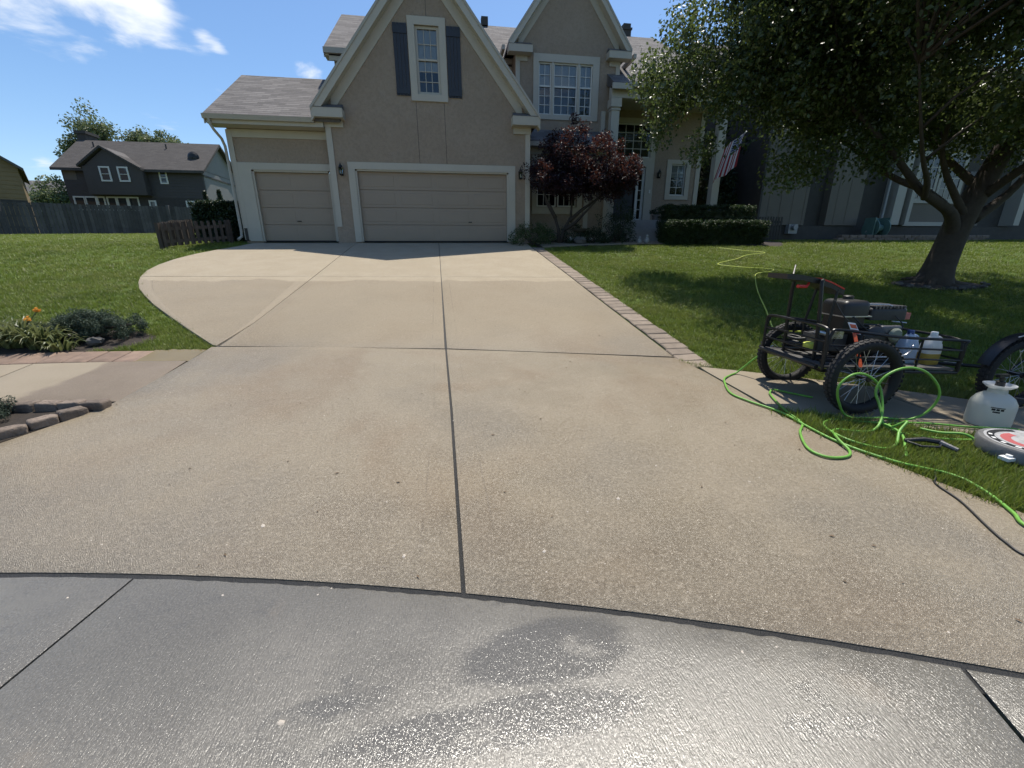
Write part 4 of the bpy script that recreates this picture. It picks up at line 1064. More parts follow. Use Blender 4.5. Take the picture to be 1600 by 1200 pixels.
# ================================================================== LEAVES
def leaf_cloud(name, centres, radii, per, size, mat, parent=None, origin=None, aspect=.62, droop=.35, seed=1, up=.0, flat=1.0):
    """many small folded leaves in gaussian clumps; centres (n,3), radii (n,) or (n,3)"""
    r = np.random.default_rng(seed)
    centres = np.asarray(centres, float); n = len(centres)
    rad = np.asarray(radii, float)
    if rad.ndim == 1: rad = np.repeat(rad[:, None], 3, 1)
    C = np.repeat(centres, per, 0); S = np.repeat(rad, per, 0)
    d = r.normal(0, 1, C.shape); d /= np.linalg.norm(d, axis=1, keepdims=True)
    C = C + d*S*(r.uniform(0, 1, (len(C), 1))**.45)
    m = len(C)
    nor = r.normal(0, 1, (m, 3)); nor[:, 2] = np.abs(nor[:, 2])*flat + up; nor += d*.4
    nor /= np.linalg.norm(nor, axis=1, keepdims=True)
    t = r.normal(0, 1, (m, 3)); t[:, 2] -= droop
    t -= nor*(t*nor).sum(1, keepdims=True); t /= np.linalg.norm(t, axis=1, keepdims=True) + 1e-9
    b = np.cross(nor, t)
    L = size*r.uniform(.65, 1.3, (m, 1)); W = L*aspect*.5
    fold = L*r.uniform(.03, .16, (m, 1))
    p0 = C - t*L*.5; p1 = C + t*L*.5
    e1 = C - t*L*.05 + b*W + nor*fold; e2 = C - t*L*.05 - b*W + nor*fold
    V = np.stack([p0, e1, p1, e2], 1).reshape(-1, 3)
    k = np.arange(m)[:, None]*4
    F = np.concatenate([k + np.array([[0, 2, 1]]), k + np.array([[0, 3, 2]])], 0)
    # keep the two halves of each leaf joined (shared verts) so that each leaf is one island
    return np_mesh(name, V, F, mat, parent, origin)

def shell_points(n, c, rad, lo=.55, seed=0, zmin=None, noise=.18):
    r = np.random.default_rng(seed)
    d = r.normal(0, 1, (n*3, 3)); d /= np.linalg.norm(d, axis=1, keepdims=True)
    f = r.uniform(lo**3, 1, (n*3, 1))**(1/3)
    wob = 1 + noise*np.sin(d[:, :1]*5.1+1.7)*np.cos(d[:, 1:2]*4.3+.6) + noise*.6*np.sin(d[:, 2:]*7.7+d[:, :1]*6)
    P = np.array(c) + d*f*np.array(rad)*wob
    if zmin is not None: P = P[P[:, 2] > zmin]
    return P[:n]

def limb(mb, a, b, r0, r1, bend=.12, n=6, k=8, seed=0, sag=0.0):
    rr = random.Random(seed); a, b = Vector(a), Vector(b); L = (b-a).length
    off = Vector((rr.uniform(-1, 1), rr.uniform(-1, 1), rr.uniform(-.5, 1)))*bend*L
    pts = [a.lerp(b, t) + off*math.sin(math.pi*t)*.5 + Vector((0, 0, sag*math.sin(math.pi*t))) for t in [i/n for i in range(n+1)]]
    mb.tube(pts, [r0 + (r1-r0)*(i/n) for i in range(n+1)], k)
    return pts

def simple_tree(name, label, base, h, crown_c, crown_r, n, per, size, mat, trunk_r=.2, seed=1, group=None, cat='tree', clump=.5):
    t = thing(name, label, cat, base, group)
    m = MB(); b = Vector(base); top = Vector(crown_c) + Vector((0, 0, crown_r[2]*.5))
    limb(m, b, top, trunk_r, trunk_r*.25, .05, 8, 8, seed)
    for k in range(6):
        a = k*1.05+seed; q = Vector(crown_c) + Vector((crown_r[0]*.6*math.cos(a), crown_r[1]*.6*math.sin(a), crown_r[2]*random.uniform(-.2, .5)))
        limb(m, b.lerp(top, .35+.08*k), q, trunk_r*.4, .03, .15, 5, 6, seed+k)
    m.build('trunk', 'bark_grey', t, smooth=True)
    P = shell_points(n, crown_c, crown_r, .45, seed)
    leaf_cloud('crown', P, RNG.uniform(.7, 1.3, len(P))*clump, per, size, mat, t, seed=seed)
    return t

# ================================================================== BIG TREE ON THE RIGHT LAWN
def big_tree():
    base = (11.45, 8.40, .78)
    t = thing('maple_tree', 'large dark green shade tree with thick leaning trunk on the right lawn', 'tree', base)
    m = MB()
    prof = [((11.42, 8.40, .70), .44), ((11.42, 8.40, .88), .36), ((11.46, 8.40, 1.15), .30), ((11.54, 8.41, 1.5), .275), ((11.63, 8.42, 1.9), .265), ((11.74, 8.42, 2.35), .265), ((11.95, 8.42, 2.8), .23), ((12.13, 8.4, 3.3), .20), ((12.3, 8.3, 4.2), .16), ((12.3, 8.1, 5.4), .12), ((12.1, 7.9, 6.8), .08), ((12.0, 7.8, 8.0), .04)]
    m.tube(smooth_path([p for p, _ in prof], 3), list(np.interp(np.linspace(0, len(prof)-1, 3*(len(prof)-1)+1), range(len(prof)), [r for _, r in prof])), 14)
    for k in range(7):        # root flare
        a = k*.9+.3; p = Vector((11.42, 8.4, 1.0)); e = p + Vector((.75*math.cos(a), .5*math.sin(a), -.28)); e.z = g1(e.x, e.y)-.02
        m.tube([p + Vector((.17*math.cos(a), .17*math.sin(a), 0)), p.lerp(e, .55) + Vector((0, 0, -.06)), e], [.14, .09, .03], 7)
    limbs = [[(11.66,8.40,1.55),(11.45,8.34,2.02),(11.08,8.2,2.32),(10.5,8.05,2.50),(9.85,7.95,2.72),(9.2,7.9,3.15),(8.5,8.0,3.75),(7.7,8.4,4.6)],
             [(10.6,8.05,2.48),(10.2,8.2,2.78),(9.75,8.5,3.05),(9.4,8.9,3.5),(8.6,9.5,4.3),(7.4,10.0,5.4)],
             [(10.05,8.0,2.6),(9.5,7.6,2.85),(8.8,7.2,3.1),(8.1,6.8,3.5),(7.4,6.5,4.3)],
             [(11.6,8.3,2.3),(11.15,8.3,2.75),(10.75,8.3,3.2),(10.4,8.2,3.7),(10.0,7.8,4.7),(9.6,7.2,6.0)],
             [(12.0,8.4,2.2),(12.5,8.35,2.6),(12.85,8.3,3.0),(13.0,8.2,3.4),(13.4,7.9,4.3),(13.9,7.4,5.6)],
             [(12.05,8.4,2.6),(12.7,8.9,3.2),(13.6,9.4,4.0),(14.6,9.7,5.0)],
             [(11.95,8.3,2.7),(11.9,7.4,3.4),(11.9,6.2,4.3),(11.8,5.0,5.3)],
             [(11.95,8.45,2.9),(11.4,9.1,3.8),(11.0,9.8,5.0),(10.6,10.1,6.4)],
             [(12.0,8.4,3.4),(12.9,7.8,4.6),(14.0,7.0,5.8),(15.0,6.4,6.6)]]
    tips = []
    for i, l in enumerate(limbs):
        n = len(l); r0 = [.165, .10, .07, .085, .12, .1, .11, .1, .1][i]
        sl = smooth_path(l, 4); ns = len(sl); m.tube(sl, [r0*(1-.8*(k/(ns-1))**.8) for k in range(ns)], 8); tips += [Vector(p) for p in l[2:]]
    main = shell_points(420, (11.6, 6.7, 6.4), (5.2, 4.3, 3.9), .5, 3, zmin=3.7)
    lobe = shell_points(135, (7.3, 9.6, 5.4), (2.7, 1.7, 2.5), .4, 4, zmin=3.4)
    lobe2 = shell_points(70, (7.2, 7.7, 6.2), (2.0, 1.9, 2.0), .4, 9, zmin=3.6)
    lobe3 = shell_points(70, (7.7, 5.3, 6.3), (2.2, 1.9, 1.7), .4, 12, zmin=3.9)
    low = np.array([(x, y, z) for x, y, z in [(6.1,9.0,3.35),(6.7,8.7,3.2),(7.3,8.6,3.3),(8.0,8.4,3.45),(8.6,7.9,3.25),(9.2,8.3,3.5),(7.8,9.4,3.3),(5.7,9.5,3.7),(10.5,7.2,4.1),(9.6,6.6,4.0),(11.3,8.9,3.75),(11.0,9.1,4.1),(13.8,7.5,3.8),(14.3,8.3,3.7)]])
    P = np.r_[main, lobe, lobe2, lobe3, low]
    q = P[:, 0]/P[:, 1]; P = P[~((q > .60) & (q < .775) & (P[:, 2] < 1.5+.285*P[:, 1]))]      # open gap low in the left lobe
    for i, p in enumerate(P[::4]):          # twigs reaching into the clumps
        q = min(tips, key=lambda v: (v - Vector(p)).length)
        limb(m, q, p, .03, .008, .15, 3, 4, i)
    m.build('trunk', 'bark', t, smooth=True)
    leaf_cloud('crown', P, RNG.uniform(.40, .80, len(P)), 370, .088, 'tree_leaf', t, seed=5, droop=.5)
big_tree()

def tree_ring():
    t = thing('tree_bed', 'low ring of soil and stones round the foot of the large tree', 'planting bed', (11.4, 8.15, .75))
    n = 40; m = MB(); V = [(11.4, 8.25, g1(11.4, 8.25)+.02)]
    for k in range(n):
        a = 2*math.pi*k/n; x, y = 11.4+1.18*math.cos(a), 8.25+.52*math.sin(a); V.append((x, y, g1(x, y)-.03))
    m.v = V; m.f = [(0, 1+k, 1+(k+1) % n) for k in range(n)]
    m.build('soil', 'mulch', t)
    protos = rock_protos('stone', 'rock', 4)
    for k in range(9):
        a = math.pi*1.05 + math.pi*.9*k/8 + random.uniform(-.12, .12); x, y = 11.4+1.15*math.cos(a), 8.25+.5*math.sin(a)
        s = random.uniform(.035, .08)
        inst(protos[k % 4], 'stone', Vector((x, y, g1(x, y)+.01)) - ORG[t.name], t, rotz=a*2, scale=(s*1.3, s, s*.7))
def rock_protos(name, mat, n):
    out = []
    for i in range(n):
        rr = random.Random(50+i); m = MB(); nu, nv = 8, 5; V = []
        for j in range(nv+1):
            ph = math.pi*j/nv
            for k in range(nu):
                a = 2*math.pi*k/nu; r = 1 + rr.uniform(-.22, .22)
                V.append((r*math.sin(ph)*math.cos(a), r*math.sin(ph)*math.sin(a), r*.9*math.cos(ph)))
        m.v = V; m.f = [(j*nu+k, (j+1)*nu+k, (j+1)*nu+(k+1) % nu, j*nu+(k+1) % nu) for j in range(nv) for k in range(nu)]
        o = m.build(name, mat, smooth=False); out.append(o.data); bpy.data.objects.remove(o)
    return out
tree_ring()

# ================================================================== FRONT PLANTING
def japanese_maple():
    b = (4.05, 15.0, 1.85)
    t = thing('red_maple', 'purple red ornamental maple in front of the house entry', 'tree', b)
    m = MB()
    for i, l in enumerate([[(4.05,15.0,1.8),(4.02,14.98,2.3),(3.85,14.95,2.8),(3.5,14.9,3.4),(3.2,14.8,3.9)], [(4.1,15.0,1.8),(4.2,15.0,2.3),(4.45,15.0,2.75),(4.5,15.05,3.4),(4.6,15.1,4.4)],
                           [(4.4,15.0,2.6),(4.8,14.95,2.95),(5.4,14.9,3.35),(6.2,14.85,3.9)], [(4.2,15.0,2.3),(4.6,14.9,2.55),(5.1,14.7,3.1),(5.6,14.5,3.7)], [(3.9,14.95,2.7),(3.6,15.1,3.2),(3.5,15.3,3.9)]]):
        m.tube(l, [.07*(1-.75*k/(len(l)-1)) for k in range(len(l))], 7)
    m.build('trunk', 'bark_grey', t, smooth=True)
    P = np.r_[shell_points(70, (4.75, 15.15, 4.75), (1.45, 1.1, 1.0), .3, 21), shell_points(60, (4.0, 14.9, 4.0), (1.15, 1.0, .55), .3, 22),
              shell_points(62, (5.5, 14.75, 3.95), (1.0, .95, .6), .3, 23), shell_points(18, (6.3, 14.75, 4.2), (.38, .5, .42), .2, 24), shell_points(24, (4.9, 14.6, 3.6), (1.6, .6, .25), .2, 25)]
    leaf_cloud('crown', P, RNG.uniform(.17, .34, len(P)), 130, .08, 'maple_leaf', t, seed=8, aspect=.5)
japanese_maple()

def bush(name, label, c, rad, n, per, size, mat, clump=.14, seed=3, cat='shrub', group=None, lo=.6):
    zb = g1(c[0], c[1]); t = thing(name, label, cat, (c[0], c[1], zb), group)
    m = MB()
    for k in range(6):
        a = k*1.05; limb(m, (c[0], c[1], zb-.02), (c[0]+rad[0]*.6*math.cos(a), c[1]+rad[1]*.6*math.sin(a), c[2]+rad[2]*.3), .018, .006, .15, 4, 5, seed+k)
    m.build('stems', 'bark_grey', t)
    P = shell_points(n, c, rad, lo, seed, zmin=zb+.03)
    leaf_cloud('foliage', P, np.full(len(P), clump), per, size, mat, t, seed=seed)
    return t
bush('shrub', 'low rounded green shrub beside the right garage corner', (3.0, 14.55, 2.0), (.72, .42, .52), 90, 34, .05, 'shrub_leaf', .13, 31)
bush('shrub', 'dark low shrub under the middle of the red maple', (4.55, 15.3, 2.1), (.8, .4, .42), 60, 30, .05, 'dark_leaf', .14, 32)
bush('shrub', 'dark spreading shrub left of the front steps', (6.2, 15.2, 2.3), (.75, .5, .75), 90, 30, .05, 'dark_leaf', .15, 33)
bush('shrub', 'tall dark shrub against the entry pilaster beside the front door', (6.75, 16.1, 2.6), (.45, .45, .9), 70, 30, .05, 'dark_leaf', .15, 34)
bush('shrub', 'dark leafy shrub left of the steps near pale flowers', (5.3, 15.0, 2.0), (.6, .35, .32), 50, 30, .05, 'dark_leaf', .12, 35)

def bed_surface():
    m = MB(); pts = [(3.28, 14.25), (5.2, 14.62), (7.0, 14.9), (9.0, 14.75), (12.0, 14.25), (13.1, 15.2), (13.1, 18.6), (3.1, 18.6)]
    n = 24
    V = []; 
    xs = np.linspace(3.1, 13.1, 40); ys = np.linspace(14.1, 18.7, 16)
    for y in ys:
        for x in xs: 
            f = float(np.interp(x, [2.9, 3.3, 5.2, 7.0, 9.0, 12.2, 13.4], [14.0, 14.0, 14.45, 14.68, 14.66, 14.15, 15.5])); yy = max(y, f)
            V.append((x, yy, g1(x, yy) - .03 + (.0 if yy == f else .03)))
    W = len(xs); m.v = V; m.f = [(j*W+i, j*W+i+1, (j+1)*W+i+1, (j+1)*W+i) for j in range(len(ys)-1) for i in range(W-1)]
    o = structure(m.build('planting_bed', 'mulch', origin=(8, 16, 1.9)))
bed_surface()

def hedge(name, label, x0, x1, y0, y1, z0f, z1, seed, mat='hedge_leaf', group=None, n=900, size=.045, rot=0.0):
    c = ((x0+x1)/2, (y0+y1)/2); zb = min(g1(x0, y0), g1(x1, y0))
    t = thing(name, label, 'hedge', (c[0], c[1], zb), group)
    r = np.random.default_rng(seed)
    core = MB(); e = .10; core.cbox(x0+e, x1-e, y0+e, y1-e, zb-.02, z1-e, .06); core.build('branches', 'dark_leaf', t)
    # clumps over the clipped faces
    P = []
    for i in range(n):
        f = r.uniform()
        X, Y, Z = r.uniform(x0, x1), r.uniform(y0, y1), r.uniform(zb+.05, z1)
        if f < .45: Y = y0 + r.uniform(0, .08)
        elif f < .75: Z = z1 - r.uniform(0, .06)
        elif f < .9: X = (x0 if r.uniform() < .4 else x1) + r.uniform(-.05, .05)
        else: Y = y1
        if Z < zb+.3: X = x0 + (X-x0)*.97; 
        P.append((X, Y, Z))
    leaf_cloud('foliage', np.array(P), np.full(n, .085), 34, size, mat, t, seed=seed, up=.2)
    return t
hedge('hedge', 'front clipped boxwood hedge, the lower nearer of the two by the steps', 7.9, 11.75, 14.45, 15.2, 0, 2.60, 41, group=None, n=1200)
hedge('hedge', 'rear clipped boxwood hedge, the higher one behind the lower hedge', 8.35, 11.95, 15.55, 16.3, 0, 3.22, 42, n=1100)

def small_props():
    # potted flowers on the stoop
    t = thing('flower_pot', 'small grey pot with dark leafy plant on the front stoop', 'potted plant', (8.98, 17.75, 2.84))
    m = MB(); m.lathe([(.10, 0), (.14, .18), (.155, .2), (.155, .24), (.13, .24), (.12, .2)], (8.98, 17.75, 2.84), 16); m.build('pot', 'pot_clay', t, smooth='auto')
    P = shell_points(24, (8.98, 17.75, 3.2), (.24, .22, .16), .2, 51); leaf_cloud('foliage', P, np.full(len(P), .07), 24, .045, 'dark_leaf', t, seed=51)
    # garden figures of pale stone beside the path
    for i, (x, y, s, lab) in enumerate(((7.05, 14.95, 1.0, 'pale small garden figure left of the front steps'), (7.35, 15.0, 1.25, 'taller pale garden figure beside the lowest front step'))):
        z = g1(x, y); t = thing('garden_figure', lab, 'garden figure', (x, y, z), 'garden figures by the steps')
        m = MB(); m.lathe([(.07*s, 0), (.085*s, .05*s), (.06*s, .12*s), (.035*s, .16*s)], (x, y, z), 12); m.build('body', 'label_grey', t, smooth=True)
        m = MB(); m.lathe([(.0, .14*s), (.035*s, .16*s), (.045*s, .19*s), (.03*s, .225*s), (.0, .235*s)], (x, y, z), 12); m.build('head', 'label_grey', t, smooth=True)
    # bird bath / rock
    rp = rock_protos('boulder', 'rock', 3)
    o = inst(rp[0], 'boulder', (4.75, 14.75, g1(4.75, 14.75)+.08), scale=(.22, .16, .17)); tag(o, 'rounded grey boulder in the bed under the red maple', 'boulder')
    x, y = 4.85, 15.2; z = g1(x, y)
    t = thing('bird_bath', 'low grey stone bird bath bowl under the red maple', 'bird bath', (x, y, z))
    m = MB(); m.lathe([(.14, 0), (.13, .05), (.07, .12), (.06, .3), (.1, .36)], (x, y, z), 14); m.build('pedestal', 'rock', t, smooth=True)
    m = MB(); m.lathe([(.08, .34), (.24, .40), (.30, .47), (.28, .47), (.2, .42), (.0, .40)], (x, y, z), 18); m.build('bowl', 'rock', t, smooth='auto')
    # white flowers
    t = thing('flower_patch', 'low patch of small white flowers in the dark bed', 'flowers', (5.0, 14.85, g1(5, 14.85)))
    P = np.c_[RNG.uniform(4.3, 5.9, 26), RNG.uniform(14.75, 15.0, 26), np.full(26, g1(5, 14.85)+.16)]
    leaf_cloud('foliage', P - np.array([0, 0, .08]), np.full(26, .1), 24, .06, 'dark_leaf', t, seed=61)
    leaf_cloud('blossoms', P[::2], np.full(13, .06), 5, .035, 'flower_white', t, seed=62)
small_props()

def house_flag():
    b = (10.72, 16.62, 5.25)
    t = thing('flag', 'striped flag hanging from a short slanted pole at the porch', 'flag', b)
    m = MB(); m.tube([(10.72,16.60,5.25),(10.98,15.9,5.55),(11.1,15.55,5.70)], .013, 8); m.lathe([(.0, 0), (.03, .03), (.0, .06)], (11.1, 15.55, 5.69), 10); m.build('pole', 'label_white', t, smooth='auto')
    nu, nv = 30, 26; V = []; UV = {}
    # hangs from the pole's outer part: hoist runs along the pole, fly drops
    for i in range(nu):
        for j in range(nv):
            u, v = i/(nu-1), j/(nv-1)          # u along fly (down), v along hoist
            hx, hy, hz = 10.84+.24*v, 16.27-.68*v, 5.39+.29*v
            fold = .07*math.sin(v*11 + u*2.0)*(.3+u) 
            x = hx + fold*.75 - .34*u*(1-.3*v) ; y = hy + fold*.5 + .18*u*(1-v) - .1*u
            z = hz - 1.28*u*(1 - .12*v) + .03*math.sin(v*7)
            x = x*(1) ; V.append((x, y, z)); UV[len(V)-1] = (u, v)
    m = MB(); m.v = V; m.f = [(i*nv+j, (i+1)*nv+j, (i+1)*nv+j+1, i*nv+j+1) for i in range(nu-1) for j in range(nv-1)]
    o = m.build('cloth', 'flag_cloth', t, smooth=True)
    ul = o.data.uv_layers.new(name='UVMap')
    for lp in o.data.loops: ul.data[lp.index].uv = UV[lp.vertex_index]
house_flag()

# ================================================================== NEIGHBOURS
def far_window(root, x0, x1, z0, z1, y, cols=1, rows=2, fr=.1, mat='trim_white', muntin=.035):
    m = MB(); m.box(x0-fr, x0, y-.05, y, z0-fr, z1+fr); m.box(x1, x1+fr, y-.05, y, z0-fr, z1+fr); m.box(x0, x1, y-.05, y, z0-fr, z0); m.box(x0, x1, y-.05, y, z1, z1+fr)
    w = m.build('window', mat, root)
    dx, dz = (x1-x0)/cols, (z1-z0)/rows
    for i in range(cols):
        for j in range(rows):
            p = MB(); p.box(x0+i*dx+.01, x0+(i+1)*dx-.01, y-.018, y-.008, z0+j*dz+.01, z0+(j+1)*dz-.01); p.build('pane', 'window_dark', w)
    if rows > 1 or cols > 1:
        q = MB()
        for j in range(1, rows): q.box(x0, x1, y-.035, y-.02, z0+j*dz-muntin/2, z0+j*dz+muntin/2)
        for i in range(1, cols): q.box(x0+i*dx-muntin/2, x0+i*dx+muntin/2, y-.034, y-.021, z0, z1)
        q.build('muntin_grid', mat, w)
    return w
def _wd():
    b = NB('window_dark'); b.bsdf((.028, .032, .038), .06, None, spec=.7)
_wd()

def lap(mb, x0, x1, y, z0, z1, step=.2, d=.025):          # lap siding courses on a front wall
    z = z0
    while z < z1-.02:
        t = min(z+step, z1)
        mb.hexa([(x0,y-d,z),(x1,y-d,z),(x1,y,z),(x0,y,z),(x0,y-.004,t),(x1,y-.004,t),(x1,y,t),(x0,y,t)]); z = t

def dark_house():
    Y = 38.0
    root = thing('house', 'dark grey two storey house behind the long fence with white windows', 'house', (-22.5, Y, 3.0))
    w = MB(); w.box(-27.1, -17.8, Y, 44.6, 2.8, 7.75); w.build('wall', 'siding_dark', root)
    s = MB(); lap(s, -27.1, -17.8, Y, 5.75, 7.7); s.build('siding', 'siding_dark', root)
    s = MB(); s.box(-23.0, -17.8, Y-.03, Y, 2.9, 5.7); s.build('stone_facing', 'siding_darker', root)
    g = MB(); g.xprism([(Y, 7.75), (44.6, 7.6), (41.0, 9.95)], -18.0, -17.8); g.build('gable_wall', 'siding_light', root)
    g = MB(); g.box(-17.81, -17.76, Y+.1, 44.6, 2.8, 7.7); g.build('side_wall', 'siding_light', root)
    g = MB(); g.box(-17.76, -17.70, Y, 44.6, 7.30, 7.40); g.build('belly_band', 'siding_dark', root)
    for ye, ze in ((Y-.4, 7.62), (45.0, 7.4)):
        m = MB(); p = [(-27.5,ye,ze),(-17.45,ye,ze),(-17.45,41.0,10.12),(-27.5,41.0,10.12)]
        roof_plane(m, *(p if ye < 41 else [p[1], p[0], p[3], p[2]]), .18); m.build('roof', 'shingles_dark', root, uv=lambda q: (q[0], q[1]*1.3))
    # front dormer gable
    dx, dz = -23.75, 9.0
    d = MB(); d.prism([(-25.2, 7.7), (-21.6, 7.7), (dx+.2, 8.95)], Y-.58, Y+1.5); d.box(-25.3, -21.5, Y-.6, Y, 5.85, 7.72); d.build('dormer_wall', 'siding_dark', root)
    for sx in (-1, 1):
        m = MB(); xe = dx + (-1.75 if sx < 0 else 2.3); a, b = ((xe, 7.75), (dx, dz+.02)) if sx < 0 else ((dx, dz+.02), (xe, 7.62))
        m.hexa([(a[0],Y-.8,a[1]-.12),(b[0],Y-.8,b[1]-.12),(b[0],Y+2.0,b[1]-.12),(a[0],Y+2.0,a[1]-.12),(a[0],Y-.8,a[1]+.03),(b[0],Y-.8,b[1]+.03),(b[0],Y+2.0,b[1]+.03),(a[0],Y+2.0,a[1]+.03)])
        m.build('dormer_roof', 'shingles_dark', root, uv=lambda q: (q[1], q[0]*1.2))
    k = 38/40.
    for x0, x1, z0, z1, yy in ((-24.15, -23.65, 6.82, 7.62, Y-.6), (-22.98, -22.47, 6.82, 7.62, Y-.6), (-20.65, -20.30, 6.80, 7.50, Y)):
        far_window(root, x0, x1, z0, z1, yy, 1, 2)
    m = MB(); m.box(-27.0, -26.2, Y-.03, Y, 6.88, 7.66); m.build('blank_panel', 'neighbour_siding', root)
    for x0, x1 in ((-26.72, -26.15), (-25.98, -25.4), (-25.2, -24.85), (-24.55, -24.08), (-23.9, -23.35), (-23.15, -22.6), (-21.75, -21.45), (-19.2, -18.75)):
        far_window(root, x0, x1, 4.9, 5.68 if x0 < -22 else 5.45, Y-.03 if x0 > -23 and x0 < -17 else Y-.0, 1, 1)
    m = MB(); m.box(-27.6, -27.0, 41.2, 42.4, 6, 10.6); m.box(-27.7, -26.9, 41.1, 42.5, 10.6, 10.8); m.build('chimney', 'siding_darker', root)
    m = MB(); m.lathe([(.0, 0), (.28, .05), (.42, .16), (.40, .17), (.0, .03)], (-18.65, 38.9, 8.75), 14, 'y'); m.tube([(-18.65,38.9,8.75),(-18.65,39.3,8.5),(-18.7,39.4,8.2)], .04, 6); m.build('satellite_dish', 'metal_black', root)
    for x in (-21.0, -26.0):
        m = MB(); m.tube([(x,40.2,9.2),(x,40.2,9.85)], .05, 8); m.build('vent_pipe', 'neighbour_dark', root)
dark_house()

def tan_house():
    # gable end turned square to the line of sight
    root = thing('house', 'ochre house at the far left edge behind the fence', 'house', (-25.1, 32.0, 3.0), None, R(37))
    w = MB(); w.box(-6.4, 0, 0, 7, -.2, 3.75); w.prism([(-6.4, 3.75), (0, 3.75), (-3.2, 6.1)], 0, 7); w.build('wall', 'siding_tan', root)
    s = MB(); lap(s, -6.4, 0, 0, 0, 3.75, .24); s.build('siding', 'siding_tan', root)
    m = MB(); m.box(-6.4, 0, -.06, -.03, 1.6, 1.8); m.build('belly_band', 'siding_darker', root)
    for sx in (-1, 1):
        xe = -3.2 + sx*3.45; a, b = ((xe, 3.6), (-3.2, 6.25)) if sx < 0 else ((-3.2, 6.25), (xe, 3.6))
        m = MB(); m.hexa([(a[0],-.3,a[1]-.15),(b[0],-.3,b[1]-.15),(b[0],7.3,b[1]-.15),(a[0],7.3,a[1]-.15),(a[0],-.3,a[1]),(b[0],-.3,b[1]),(b[0],7.3,b[1]),(a[0],7.3,a[1])])
        m.build('roof', 'roof_far', root)
tan_house()
def grey_house():
    root = thing('house', 'distant pale grey roofed house between the ochre house and the trees', 'house', (-49, 62, 3.0))
    w = MB(); w.box(-54, -44, 60, 68, 2.8, 7.6); w.build('wall', 'siding_light', root)
    for ye in (59.5, 68.5):
        m = MB(); p = [(-54.4,ye,7.6),(-43.6,ye,7.6),(-44.6,64,10.4),(-53.6,64,10.4)]
        roof_plane(m, *(p if ye < 64 else [p[1], p[0], p[3], p[2]]), .15); m.build('roof', 'roof_far', root)
    far_window(root, -47, -46, 5.6, 7.0, 60, 1, 2)
grey_house()

